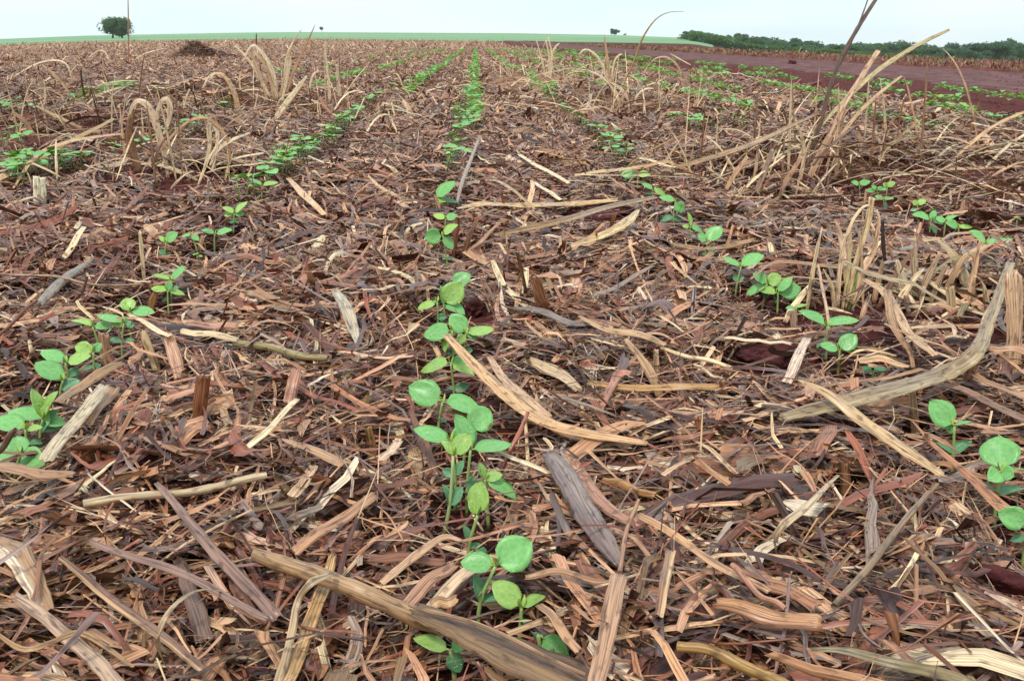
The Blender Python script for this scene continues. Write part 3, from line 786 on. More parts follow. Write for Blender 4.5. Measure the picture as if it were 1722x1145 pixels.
L('leaf_ribbon', 'thin arched leaf between the middle and right rows', [(802, 314), (830, 302), (862, 320), (900, 352)], [5, 6, 6, 4], s2l(176, 146, 106), lift=[.05, .08, .07, .05], cat='dry leaf')
L('dry_blade', 'brown flat blade below the right row, lying level', [(1128, 410), (1170, 418), (1220, 414), (1272, 404)], [5, 12, 12, 8], s2l(156, 118, 74), lift=.036, cat='dry leaf')
L('cane_stub', 'reddish stalk standing in the middle row', [(762, 438), (766, 400), (770, 366)], [7, 9, 9], s2l(134, 84, 64), stand=True, cat='stalk', form='tube')
L('cane_stick', 'grey stick leaning above the reddish stalk', [(768, 344), (780, 300), (806, 232)], [6, 8, 5], s2l(156, 134, 118), lift=[.03, .06, .08], form='tube', cat='stick')
L('dry_blade', 'brown blade splayed right from the reddish stalk, taller', [(776, 436), (790, 396), (808, 358)], [8, 9, 6], s2l(142, 100, 76), stand=True, cat='dry leaf')
L('dry_blade', 'brown blade splayed right from the reddish stalk, lower', [(782, 428), (810, 404), (840, 376)], [6, 8, 5], s2l(170, 126, 96), lift=[.03, .05, .06], cat='dry leaf')
L('split_stalk', 'flat brown stick lying across right of the middle row', [(995, 500), (1040, 480), (1100, 446)], [9, 10, 7], s2l(146, 122, 104), lift=.04, cat='split stalk')
L('dry_blade', 'brown blade across the right row above the seedling cluster', [(1262, 470), (1310, 440), (1400, 448), (1480, 462)], [4, 8, 9, 7], s2l(160, 124, 90), lift=.055, cat='dry leaf')
L('cane_stick', 'thin leaning straw beside the right row seedling pair', [(1376, 448), (1386, 500), (1396, 556)], [4, 6, 6], s2l(198, 162, 130), lift=[.075, .06, .04], form='tube', cat='stick')
L('dry_blade', 'pale stalk running down right in the right hand tangle', [(1452, 468), (1494, 500), (1530, 560), (1574, 600)], [10, 16, 16, 12], s2l(196, 158, 118), lift=.06, cat='dry leaf')
L('dry_blade', 'brown stalk hooking down from the pale one in the right hand tangle', [(1492, 486), (1500, 540), (1528, 588), (1536, 620)], [14, 14, 10, 6], s2l(164, 126, 92), lift=[.07, .06, .045, .03], cat='dry leaf')
L('cane_flake', 'pale square ended slab upright in the right hand tangle', [(1604, 540), (1600, 510), (1597, 480)], [13, 15, 16], s2l(200, 176, 136), stand=True, cat='cane flake')
L('dry_blade', 'pale blade lying under the right row pair', [(1440, 606), (1480, 604), (1530, 616)], [12, 16, 8], s2l(206, 166, 124), lift=.045, cat='dry leaf')
L('leaf_ribbon', 'thin bright curl of straw under the right row pair', [(1412, 612), (1440, 592), (1480, 590), (1508, 600)], [3, 5, 5, 3], s2l(222, 190, 140), lift=[.03, .05, .05, .04], cat='dry leaf')
L('leaf_ribbon', 'pale looped leaf in the right hand tangle', [(1530, 554), (1560, 548), (1600, 550), (1606, 566)], [5, 9, 9, 6], s2l(202, 170, 138), lift=.06, cat='dry leaf')
L('split_stalk', 'long rosy stalk leaning in from the right edge, upper', [(1730, 590), (1690, 586), (1654, 584)], [16, 14, 10], s2l(178, 132, 98), lift=.06, cat='split stalk')
L('split_stalk', 'long brown stalks streaming to the right edge, upper', [(1612, 610), (1660, 640), (1735, 675)], [8, 13, 14], s2l(166, 128, 98), lift=.05, cat='split stalk')
L('split_stalk', 'long brown stalks streaming to the right edge, lower', [(1560, 640), (1630, 660), (1735, 710)], [8, 14, 16], s2l(142, 108, 90), lift=.042, cat='split stalk')
L('leaf_ribbon', 'brown leaf strip arching across the far right seedling', [(1556, 738), (1562, 728), (1590, 745), (1630, 780)], [8, 10, 11, 8], s2l(162, 112, 76), lift=[.03, .06, .065, .045], cat='dry leaf')
L('dry_blade', 'flat orange brown blade behind the far right seedlings', [(1560, 778), (1610, 786), (1680, 812)], [10, 14, 7], s2l(164, 116, 74), lift=.04, cat='dry leaf')
L('split_stalk', 'orange brown straw crossing level behind the left tangle', [(640, 632), (700, 640), (760, 636)], [8, 10, 7], s2l(170, 122, 88), lift=.036, cat='split stalk')


# ------------------------------------------------------------------ clumps of dead grass
def droop(base, az, tilt, length, wid, col, parent, name='blade', n=12, sag=1.6):
    p = np.array(base, float); pts = [p.copy()]
    d = np.array([math.sin(az) * math.sin(tilt), math.cos(az) * math.sin(tilt), math.cos(tilt)])
    for i in range(n - 1):
        d = d + np.array([0, 0, -1]) * sag / n * (i / n + .15); d /= np.linalg.norm(d)
        p = p + d * length / (n - 1)
        g = float(ground(p[0], p[1])) + .012
        if p[2] < g: p[2] = g; d[2] = max(d[2], 0)
        pts.append(p.copy())
    pts = np.array(pts)
    w = wid * np.interp(np.linspace(0, 1, n), [0, .3, .8, 1], [.7, 1, .7, .15])
    v, f, u, c = sweep(pts, w, col, 'blade', .3, .2, twist=random.uniform(-.8, .8))
    return mesh_obj(name, v, f, STRAW, parent=parent, uvs=u, cols=c)


def clump(name, label, base, blades, extra, spread=.05, size=(.15, .35), wid=(.004, .009), cat='grass clump', sag=1.9, cols=(PALE, TAN, BRIGHT, BROWN), yscat=.05):
    g = G(*base, .0)
    e = empty(name, g); tag(e, label, cat, None)
    for b in blades:
        pts, w, col = b[:3]; k = b[3] if len(b) > 3 else {}
        P = [Q(p[0], p[1], g.y + k.get('dy', 0) + k.get('lean', 0) * (pts[0][1] - p[1])) for p in pts]
        n = max(10, 5 * len(pts)); c3 = cr_curve(P, n)
        ws = np.interp(np.linspace(0, 1, n), np.linspace(0, 1, len(w)), w) * mpp(g.y) * .88
        v, f, u, cc = sweep(c3, ws, col, k.get('form', 'blade'), .3, .3, twist=k.get('twist', .25))
        mesh_obj('blade', v, f, STRAW, parent=e, uvs=u, cols=cc)
    for i in range(extra):
        az = random.uniform(0, 6.28); 
        b0 = (g.x + random.gauss(0, spread), g.y + random.gauss(0, yscat), 0)
        b0 = (b0[0], b0[1], float(ground(b0[0], b0[1])) + .005)
        cc = np.array(random.choice(cols)) * random.uniform(.75, 1.1)
        droop(b0, az, abs(random.gauss(.55, .45)), random.uniform(*size) * random.uniform(.5, 1.1), random.uniform(*wid) * .85, cc, e, sag=sag * random.uniform(.1, 1.05))
    return e


P_, T_, B_ = s2l(216, 194, 160), s2l(196, 162, 124), s2l(150, 116, 84)
clump('dead_grass_clump', 'tall pale dead grass clump with arching blades, left of the middle row', (470, 178), [
    ([(455, 165), (432, 122), (414, 96), (395, 77)], [4, 6, 6, 3], P_),
    ([(450, 172), (442, 140), (428, 104), (420, 88)], [4, 6, 6, 4], T_),
    ([(466, 168), (461, 130), (448, 100), (434, 82), (424, 77), (415, 90), (409, 104)], [5, 8, 9, 7, 6, 5, 4], P_),
    ([(462, 170), (452, 120), (436, 96), (426, 87)], [6, 9, 8, 4], T_),
    ([(474, 172), (480, 140), (486, 110), (487, 94)], [6, 9, 9, 7], P_),
    ([(470, 168), (480, 120), (490, 80), (505, 52)], [4, 4, 4, 1], T_),
    ([(476, 150), (482, 96), (496, 66), (508, 50)], [3, 4, 3, 1], P_),
    ([(480, 160), (496, 115), (512, 82), (530, 42)], [6, 7, 5, 1], s2l(176, 134, 100)),
    ([(555, 172), (552, 130), (547, 90), (549, 58)], [6, 6, 4, 1], P_),
    ([(572, 165), (569, 138), (567, 108)], [7, 7, 6], s2l(206, 180, 150)),
    ([(456, 210), (480, 176), (500, 150), (516, 128)], [12, 13, 10, 4], P_, dict(dy=-.5)),
    ([(406, 210), (398, 170), (386, 140), (370, 124), (352, 128), (342, 150)], [6, 8, 8, 6, 4, 3], T_, dict(dy=-.6)),
    ([(520, 150), (526, 128), (536, 118)], [4, 5, 3], P_),
], 34, spread=.26, size=(.12, .36), sag=2.4, yscat=.25)
clump('curled_leaf_clump', 'clump of broad pale leaves curled over like hoops, upper left row', (288, 300), [
    ([(285, 330), (280, 280), (270, 236), (258, 196), (246, 176), (232, 170), (222, 182), (218, 200)], [5, 7, 14, 15, 14, 13, 9, 7], s2l(206, 178, 146)),
    ([(274, 228), (283, 205), (286, 182), (282, 169), (274, 168), (266, 184), (264, 205)], [5, 9, 11, 12, 10, 8, 5], s2l(208, 182, 150)),
    ([(236, 292), (222, 252), (218, 215), (226, 184)], [12, 16, 15, 6], s2l(128, 88, 56)),
    ([(262, 262), (290, 228), (322, 202), (350, 200), (374, 222), (386, 246), (384, 275)], [6, 7, 8, 7, 7, 6, 4], s2l(176, 136, 96)),
    ([(342, 290), (352, 250), (352, 212), (358, 205)], [5, 9, 10, 7], P_),
    ([(356, 290), (364, 252), (366, 224), (360, 212)], [5, 7, 8, 7], s2l(222, 200, 170)),
    ([(352, 280), (366, 254), (390, 236), (420, 224)], [5, 8, 9, 3], P_),
    ([(214, 206), (250, 244), (290, 272), (340, 294)], [5, 5, 5, 3], s2l(84, 62, 52)),
    ([(236, 276), (270, 278), (310, 292), (340, 310)], [5, 9, 9, 5], s2l(198, 172, 134)),
    ([(303, 318), (305, 295), (308, 275)], [3, 4, 3], P_),
], 26, spread=.16, size=(.1, .26), wid=(.004, .009), sag=2.6, yscat=.1)
clump('dead_grass_clump', 'bright pale dead grass clump right of the middle row, far back', (920, 138), [
    ([(918, 138), (912, 104), (902, 68)], [3, 4, 2], P_),
    ([(922, 138), (924, 100), (918, 68)], [4, 5, 3], P_),
    ([(924, 138), (928, 96), (922, 62)], [3, 4, 2], BRIGHT),
    ([(926, 136), (928, 96), (934, 80), (941, 73)], [3, 5, 4, 2], P_),
], 64, spread=.34, size=(.12, .34), wid=(.005, .011), sag=2.0, yscat=.35, cols=(PALE, BRIGHT, PALE, TAN))
clump('dead_grass_clump', 'dead grass clump with a thin tall bent culm beside the right row', (1044, 186), [
    ([(1026, 150), (1022, 105), (1016, 58)], [5, 6, 2], s2l(196, 160, 124)),
    ([(1024, 145), (1012, 108), (996, 88), (982, 84), (973, 94)], [4, 6, 5, 4, 2], P_),
    ([(1027, 142), (1032, 108), (1038, 96), (1046, 91)], [4, 4, 4, 2], P_),
    ([(1044, 184), (1032, 150), (1012, 130), (988, 118)], [5, 8, 6, 2], P_),
    ([(1062, 176), (1046, 152), (1026, 138)], [6, 8, 5], s2l(206, 180, 150)),
    ([(1066, 178), (1072, 160), (1086, 150), (1100, 149)], [3, 4, 4, 2], P_),
    ([(1048, 142), (1066, 104), (1080, 66), (1100, 36), (1122, 22), (1150, 20)], [3, 4, 3.5, 2.4, 1.4, .7], s2l(166, 128, 80), dict(form='tube')),
    ([(1020, 178), (985, 184), (955, 190)], [4, 7, 4], s2l(176, 146, 110)),
    ([(985, 184), (992, 170), (994, 158)], [5, 6, 4], s2l(226, 206, 180)),
], 40, spread=.22, size=(.12, .34), wid=(.004, .009), sag=2.3, yscat=.2)
clump('broken_cane_stool', 'tall broken cane shoots with dark and pale blades at the upper right', (1366, 292), [
    ([(1350, 312), (1362, 268), (1384, 190), (1408, 112), (1440, 52), (1470, 4), (1486, -18)], [7, 8, 9, 8, 8, 7, 3], s2l(104, 80, 66)),
    ([(1412, 110), (1432, 70), (1450, 26), (1464, -14)], [4, 4, 3, 2], s2l(126, 108, 112)),
    ([(1376, 215), (1430, 160), (1480, 116), (1540, 78), (1597, 50)], [8, 10, 11, 9, 5], s2l(178, 162, 116), dict(lean=.0006)),
    ([(1392, 235), (1420, 176), (1450, 128), (1478, 84)], [6, 10, 11, 9], s2l(216, 180, 148)),
    ([(1398, 250), (1440, 195), (1478, 158), (1517, 128)], [7, 8, 7, 4], s2l(198, 164, 124), dict(dy=-.12)),
    ([(1440, 150), (1458, 120), (1476, 90)], [3, 4, 3], s2l(178, 134, 110)),
    ([(1366, 280), (1392, 250), (1420, 226), (1448, 206)], [5, 6, 5, 2], s2l(104, 66, 50), dict(dy=-.2)),
    ([(1345, 310), (1352, 260), (1346, 220), (1338, 210)], [6, 8, 6, 3], s2l(200, 170, 134), dict(dy=-.2)),
    ([(1360, 300), (1378, 262), (1396, 225)], [12, 14, 8], s2l(184, 146, 114), dict(dy=-.15)),
    ([(1102, 290), (1180, 270), (1270, 240), (1378, 190)], [6, 12, 12, 5], s2l(146, 112, 74), dict(dy=-.15)),
    ([(1310, 335), (1325, 300), (1350, 262)], [8, 10, 6], s2l(178, 140, 108), dict(dy=-.3)),
    ([(1270, 330), (1285, 290), (1300, 250)], [8, 10, 7], s2l(160, 132, 112), dict(dy=-.4)),
    ([(1220, 320), (1238, 290), (1258, 262)], [8, 9, 6], s2l(196, 152, 116), dict(dy=-.4)),
    ([(1240, 335), (1270, 300), (1320, 262)], [4, 5, 3], BRIGHT, dict(dy=-.4)),
], 46, spread=.20, size=(.10, .28), wid=(.004, .010), sag=2.2, yscat=.14)
clump('dead_grass_tuft', 'small pale tuft with a greenish heart beside the right seedlings', (1428, 524), [
    ([(1408, 520), (1414, 440), (1430, 380), (1448, 352), (1460, 346), (1468, 352)], [8, 9, 7, 6, 5, 3], s2l(224, 196, 158)),
    ([(1420, 522), (1440, 440), (1458, 380), (1467, 330)], [9, 11, 12, 12], s2l(212, 184, 140)),
    ([(1430, 520), (1450, 462), (1470, 420), (1478, 372), (1474, 352)], [10, 12, 10, 6, 4], s2l(220, 180, 148)),
    ([(1425, 524), (1438, 470), (1446, 420)], [8, 8, 3], s2l(150, 178, 98)),
    ([(1416, 524), (1426, 460), (1434, 410)], [6, 6, 2], s2l(196, 178, 128)),
    ([(1488, 440), (1485, 405), (1484, 368)], [7, 8, 6], s2l(58, 44, 44)),
    ([(1430, 512), (1445, 488), (1462, 472)], [10, 13, 8], s2l(206, 176, 146)),
    ([(1468, 455), (1470, 420), (1466, 385)], [3, 4, 3], T_),
    ([(1404, 525), (1398, 480), (1384, 452)], [8, 9, 3], s2l(200, 176, 140)),
], 10, spread=.03, size=(.05, .12), wid=(.003, .008), sag=2.5, yscat=.03)
clump('curled_leaf_clump', 'tangle of short broad pale leaves at the right edge', (1560, 520), [
    ([(1530, 520), (1520, 480), (1508, 436)], [14, 24, 8], s2l(216, 194, 160)),
    ([(1540, 470), (1538, 440), (1541, 410)], [14, 13, 2], s2l(184, 162, 130)),
    ([(1640, 560), (1636, 510), (1610, 440), (1576, 402)], [8, 24, 22, 8], s2l(188, 164, 126), dict(lean=.0004)),
    ([(1580, 520), (1600, 470), (1620, 434), (1632, 428), (1640, 440), (1634, 462), (1620, 480)], [16, 14, 10, 8, 7, 6, 3], s2l(172, 138, 100)),
    ([(1545, 505), (1560, 466), (1582, 424)], [13, 14, 7], s2l(182, 152, 120)),
    ([(1560, 520), (1576, 480), (1592, 444)], [10, 12, 6], s2l(164, 134, 104)),
    ([(1505, 400), (1540, 404), (1584, 402)], [8, 12, 8], s2l(186, 160, 124), dict(dy=.2)),
    ([(1580, 406), (1600, 394), (1636, 392)], [4, 7, 4], s2l(190, 160, 130), dict(dy=.2)),
    ([(1690, 560), (1686, 520), (1694, 470)], [20, 22, 8], s2l(190, 168, 130)),
    ([(1650, 575), (1668, 520), (1700, 440)], [12, 14, 7], s2l(146, 124, 98)),
    ([(1640, 600), (1660, 570), (1690, 560)], [14, 18, 12], s2l(170, 148, 108)),
    ([(1515, 600), (1490, 560), (1440, 572)], [8, 12, 4], s2l(150, 106, 72), dict(dy=-.08)),
], 22, spread=.06, size=(.06, .15), wid=(.006, .013), sag=2.6, yscat=.06)
clump('dead_grass_clump', 'low mat of arching dead blades along the right edge', (1600, 290), [
    ([(1590, 284), (1630, 244), (1672, 212), (1724, 188)], [4, 8, 8, 6], s2l(196, 160, 116)),
    ([(1558, 306), (1570, 284), (1580, 264)], [7, 8, 6], s2l(92, 66, 60)),
    ([(1552, 236), (1600, 232), (1650, 250)], [3, 5, 3], T_),
    ([(1640, 300), (1690, 250), (1730, 222)], [5, 7, 5], P_),
    ([(1470, 310), (1540, 288), (1620, 284), (1722, 280)], [4, 6, 7, 5], T_),
], 60, spread=.42, size=(.12, .38), wid=(.004, .009), sag=2.9, yscat=.2, cols=(TAN, BROWN, PALE, OLIVE))
clump('dead_grass_clump', 'dark matted thatch with arching pale blades, far upper left', (110, 205), [
    ([(22, 130), (60, 108), (95, 102), (114, 112), (122, 140)], [3, 5, 5, 4, 2], P_, dict(dy=.8)),
    ([(148, 98), (165, 86), (176, 88), (188, 106)], [3, 4, 4, 2], P_, dict(dy=2.)),
    ([(228, 100), (245, 90), (275, 82)], [3, 4, 2], P_, dict(dy=2.5)),
    ([(70, 108), (95, 130), (118, 158)], [5, 7, 5], s2l(180, 146, 108), dict(dy=.8)),
    ([(145, 176), (170, 158), (208, 146)], [5, 8, 4], s2l(200, 186, 156), dict(dy=.4)),
    ([(20, 188), (42, 205), (58, 232)], [7, 9, 7], s2l(150, 112, 78), dict(dy=-.3)),
    ([(60, 178), (100, 198), (138, 216)], [5, 8, 5], s2l(176, 146, 98)),
    ([(74, 134), (76, 160), (74, 178)], [2, 4, 3], P_),
    ([(308, 184), (313, 165), (319, 150)], [3, 4, 3], P_, dict(dy=.3)),
    ([(340, 150), (350, 132), (362, 124)], [3, 5, 3], P_, dict(dy=.3)),
], 80, spread=.34, size=(.10, .32), wid=(.003, .008), sag=2.9, yscat=.25, cols=(TAN, BROWN, DARK, PALE))
clump('dead_grass_clump', 'scattered pale arches standing against the far field, left of the mound', (235, 112), [
    ([(215, 156), (216, 100), (216, 50), (215, -14)], [3.2, 3, 2.6, 1.6], s2l(166, 120, 92), dict(form='tube')),
], 10, spread=.5, size=(.1, .3), wid=(.006, .01), sag=2.2, yscat=.5)
clump('dead_grass_clump', 'thin arching dead blades beside the road edge rows', (1145, 135), [
    ([(1146, 135), (1140, 112), (1122, 97), (1104, 98), (1094, 106)], [3, 4, 4, 3, 2], s2l(196, 160, 130)),
    ([(1162, 110), (1140, 98), (1126, 90)], [2, 3, 1], P_),
    ([(1230, 158), (1231, 142), (1232, 130)], [2, 3, 2], P_),
], 18, spread=.5, size=(.1, .25), wid=(.006, .01), sag=2.6, yscat=.6, cols=(TAN, BROWN))

pst = L('cane_stub', 'thin dark stake on the skyline of the straw field', [(431, 77), (431, 66), (431, 57)], [2.2, 2, 1.6], s2l(60, 40, 44), stand=True, form='tube', cat='stake')


# ------------------------------------------------------------------ clods and heaps of red soil
def clod(name, label, base, w_px, h_px, elong=1.0, rot=0.0, mat=SOIL, rough=.22, cat='soil clod', lift=0.0, seedv=0, tilt=0.0):
    g = G(base[0], base[1], lift); s = mpp(g.y)
    rx, rz_ = w_px * s / 2, h_px * s
    n1, n2 = 26, 40
    ph = np.linspace(0, np.pi, n1); t2 = np.linspace(0, 2 * np.pi, n2, endpoint=False)
    Ph, Th = np.meshgrid(ph, t2, indexing='ij')
    d = np.stack([np.sin(Ph) * np.cos(Th), np.sin(Ph) * np.sin(Th), np.cos(Ph)], -1)
    r = np.ones(d.shape[:2]); rg = np.random.RandomState(seedv + int(base[0]))
    for k in range(26):
        v = rg.randn(3) * rg.uniform(1.5, 9); r = r + rough * np.sin(d @ v + rg.rand() * 6) / (1 + np.linalg.norm(v) * .35)
    V = d * r[..., None] * np.array([rx, rx * elong, rz_])
    V = V.reshape(-1, 3)
    c, s_ = math.cos(rot), math.sin(rot)
    ct, s_t = math.cos(tilt), math.sin(tilt)
    V = np.stack([V[:, 0] * ct + V[:, 2] * s_t * .0 - 0, V[:, 1], V[:, 2] + V[:, 0] * s_t], -1)
    V = np.stack([V[:, 0] * c - V[:, 1] * s_, V[:, 0] * s_ + V[:, 1] * c, V[:, 2]], -1)
    V += np.array(g)
    Fs = []
    for i in range(n1 - 1):
        for j in range(n2):
            a, b = i * n2 + j, i * n2 + (j + 1) % n2
            Fs.append((a, a + n2, b + n2, b))
    o = mesh_obj(name, V, Fs, mat)
    tag(o, label, cat)
    return o, g


CLODM = noise_material('damp_clod', [(.3, s2l(54, 22, 24)), (.55, s2l(86, 40, 40)), (.75, s2l(112, 60, 54))], 60, bump=.004, bscale=220, rough=.8)
clod('soil_clod', 'long dark red soil clod beside the right row', (1278, 600), 130, 17, .35, .55, CLODM, lift=.012)
clod('soil_clod', 'dark red clod right of the middle row seedlings', (800, 522), 38, 17, .8, .2, CLODM, lift=.01)
clod('soil_clod', 'dark wine red clod at the lower right edge', (1690, 975), 100, 22, .4, -.5, CLODM, lift=.02)
clod('soil_clod', 'small dark clod lying on the road', (1333, 109), 16, 6, .8, 0, CLODM)
clod('soil_clod', 'low red soil lump between the rows in the middle distance', (1020, 358), 90, 6, .8, 0, CLODM, lift=.0)
clod('soil_mound', 'dark red soil mound at the left edge, far back', (10, 156), 74, 20, .9, 0, CLODM, cat='soil mound')
mo = empty('soil_mound', G(338, 98)); tag(mo, 'dark heap of earth and dead grass on the far left skyline', 'soil mound')
MOUNDM = noise_material('dark_earth', [(.3, s2l(40, 26, 24)), (.55, s2l(74, 50, 42)), (.75, s2l(118, 88, 66))], 14, bump=.03, bscale=30)
for nm, bx, wp, hp in (('heap', 334, 58, 13), ('heap', 364, 50, 8)):
    o, g = clod(nm, None, (bx, 97), wp, hp, .8, 0, MOUNDM, rough=.16)
    o.pop("category", None); o.parent = mo; o.data.transform(__import__("mathutils").Matrix.Translation(-mo.location))
hx = rng.standard_normal(1500) * .26; hy = rng.standard_normal(1500) * .2
gm = mo.location
hz = float(gm.z) + .34 * np.exp(-((hx + .1) / .34) ** 2) * np.exp(-(hy / .3) ** 2) * (1 - .3 * rng.random(1500))
v, f, u, c = strips(gm.x + hx, gm.y + hy, hz, rng.random(1500) * 6.3, .10 + .1 * rng.random(1500), .006 + .008 * rng.random(1500),
                    rng.standard_normal(1500) * .25, rng.standard_normal(1500) * .3, rng.standard_normal(1500) * .8, rng.standard_normal(1500), 3, 1, PAL[rng.choice([6, 7, 12, 13, 3], 1500)])
o = mesh_obj('dead_grass', v, f, STRAW, parent=mo, uvs=u, cols=c); tag(o, kind='stuff')


# ------------------------------------------------------------------ soybean seedlings
LG = np.array(s2l(138, 202, 122)); LY = np.array(s2l(172, 210, 112)); LC = np.array(s2l(118, 170, 128)); LS = np.array(s2l(172, 198, 120)); LD = np.array(s2l(96, 152, 104))


def blade_mesh(A, B, W, nrmv, col, cup=.12, drop=.10, thick=.0004, nv=9, nu=7, shape=.75, fold=0.0):
    """one leaf from point A to tip B, width W, surface normal nrmv"""
    A, B = np.array(A, float), np.array(B, float)
    Lr = np.linalg.norm(B - A); T = (B - A) / Lr
    S = np.cross(T, nrmv); S /= np.linalg.norm(S); N = np.cross(S, T)
    if N[2] < 0 and abs(np.dot(N, nrmv)) < 0: N = -N
    v = np.linspace(0, 1, nv); u = np.linspace(-1, 1, nu)
    hw = np.sin(np.pi * np.clip(v, 0, 1) ** shape) ** .62
    hw[0] = .05; hw[-1] = .03
    hw = hw / hw.max()
    ph = random.random() * 6
    Vg, Ug = np.meshgrid(v, u, indexing='ij')
    x = Ug * (hw[:, None]) * W / 2
    zz = cup * W * (Ug ** 2) * hw[:, None] * .8 - drop * Lr * (Vg ** 2) + .02 * W * np.sin(Ug * 3 + Vg * 7 + ph) + fold * np.abs(Ug) * W * .4 * hw[:, None] + drop * Lr * Vg * .6
    P = A + Vg[..., None] * (T * Lr) + x[..., None] * S + zz[..., None] * N
    # slight heart lobes at the base
    P = P - (T * Lr)[None, None] * (.05 * (np.abs(Ug) * (Vg < .2))[..., None])
    top = P.reshape(-1, 3); edge = np.clip(1 - np.abs(Ug) ** 4, .05, 1).reshape(-1, 1)
    bot = top - N * thick * edge
    g = grid_faces(nv, nu).tolist(); nb = nv * nu
    Fs = [tuple(q) for q in g] + [tuple(i + nb for i in q[::-1]) for q in g]
    for i in range(nv - 1):
        a, b = i * nu, (i + 1) * nu; Fs.append((a, b, b + nb, a + nb)); a += nu - 1; b += nu - 1; Fs.append((b, a, a + nb, b + nb))
    UV = np.stack([Ug * .5 + .5, Vg * 1.0], -1).reshape(-1, 2); UV = np.concatenate([UV, UV])
    cols = np.tile(np.array(col, float), (len(UV), 1))
    cols[nb:] = cols[nb:] * np.array([1.25, 1.12, .8])
    return np.concatenate([top, bot]), Fs, UV, np.clip(cols, 0, 1), P, N


def tube_mesh(pts, radii, col, m=7):
    pts = np.array(pts, float); n = len(pts)
    T = nrm(np.gradient(pts, axis=0)); H = np.array([.3, 1, .1]); S = nrm(np.cross(T, H)); N = np.cross(S, T)
    th = np.linspace(0, 2 * np.pi, m, endpoint=False); r = np.array(radii)[:, None]
    V = pts[:, None] + S[:, None] * (np.cos(th) * r)[..., None] + N[:, None] * (np.sin(th) * r)[..., None]
    Fs = [(i * m + j, i * m + (j + 1) % m, (i + 1) * m + (j + 1) % m, (i + 1) * m + j) for i in range(n - 1) for j in range(m)]
    Fs.append(tuple(range(m))[::-1]); Fs.append(tuple((n - 1) * m + j for j in range(m)))
    V = V.reshape(-1, 3)
    return V, Fs, np.zeros((len(V), 2)) + .25, np.tile(np.array(col, float), (len(V), 1))


DEWM, _n, _l, _b = newmat('water_drop')
_b.inputs['Base Color'].default_value = (.9, .97, .93, 1); _b.inputs['Roughness'].default_value = .05
_b.inputs['Transmission Weight'].default_value = .55; _b.inputs['IOR'].default_value = 1.33; _b.inputs['Specular IOR Level'].default_value = 1.0


def drops(P, N, parent, n, r0):
    V, Fs = [], []
    nv, nu = P.shape[:2]
    for _ in range(n):
        i, j = random.randint(1, nv - 3), random.randint(1, nu - 2)
        c = P[i, j] * .6 + P[i + 1, j] * .4 + N * r0 * .35; r = r0 * random.uniform(.5, 1.25)
        o = len(V) * 1
        for a in range(1, 4):
            for b in range(6):
                t, p = a * math.pi / 4, b * math.pi / 3
                V.append(c + r * np.array([math.sin(t) * math.cos(p), math.sin(t) * math.sin(p), .75 * math.cos(t)]))
        V.append(c + np.array([0, 0, r * .75])); V.append(c - np.array([0, 0, r * .75])); tp, bt = o + 18, o + 19
        for b in range(6):
            b2 = (b + 1) % 6
            Fs.append((tp, o + b, o + b2)); Fs.append((bt, o + 12 + b2, o + 12 + b))
            for a in range(2): Fs.append((o + a * 6 + b, o + (a + 1) * 6 + b, o + (a + 1) * 6 + b2, o + a * 6 + b2))
    ob = mesh_obj('water_drops', np.array(V), Fs, DEWM, parent=parent)
    return ob


def leaf3(node, Y, tip, wpx, col, parent, name='leaf', pet=.14, cupv=.12, dew=0, aspect=.74, maxL=None):
    s = mpp(Y)
    A0 = np.array(Q(node[0], node[1], Y))
    tip = (node[0] + (tip[0] - node[0]) * 1.07, node[1] + (tip[1] - node[1]) * 1.07); wpx = wpx * 1.14
    sx, sy = (tip[0] - node[0]) * s, (node[1] - tip[1]) * s
    sl = math.hypot(sx, sy); w = wpx * s
    Lr = max(sl * 1.03, w * 1.12, .012)
    dY = math.sqrt(max(Lr * Lr - sl * sl, 0)) * (1 if sy > -sl * .35 else -1)
    dY = max(-.03, min(.03, dY))
    B = np.array(Q(tip[0], tip[1], Y + dY))
    ax = B - A0; ax_n = ax / np.linalg.norm(ax)
    A = A0 + ax * pet
    view = nrm(EYEV - A0)
    n0 = view - ax_n * np.dot(view, ax_n); n0 /= np.linalg.norm(n0)
    W = max(w, min(aspect * 1.08 * Lr, .036))
    al = math.acos(min(1, w / W))
    side = np.cross(ax_n, n0)
    if side[2] < 0: side = -side
    nn = n0 * math.cos(al) + side * math.sin(al)
    v, f, u, c, P, N = blade_mesh(A, B, W, nn, col * random.uniform(.88, 1.1), cup=cupv)
    if np.dot(N, nn) < 0:
        pass
    # petiole drawn into the same leaf
    pv, pf, pu, pc = tube_mesh([A0, (A0 + A) / 2 + np.array([0, 0, .0005]), A], [.0008, .0007, .0006], LS, 5)
    k = len(v); v = np.vstack([v, pv]); f = f + [tuple(i + k for i in q) for q in pf]; u = np.vstack([u, pu]); c = np.vstack([c, pc])
    o = mesh_obj(name, v, f, LEAF, parent=parent, uvs=u, cols=c)
    if dew: drops(P, nn, o, dew, min(.0011, 1.5 * s))
    return o


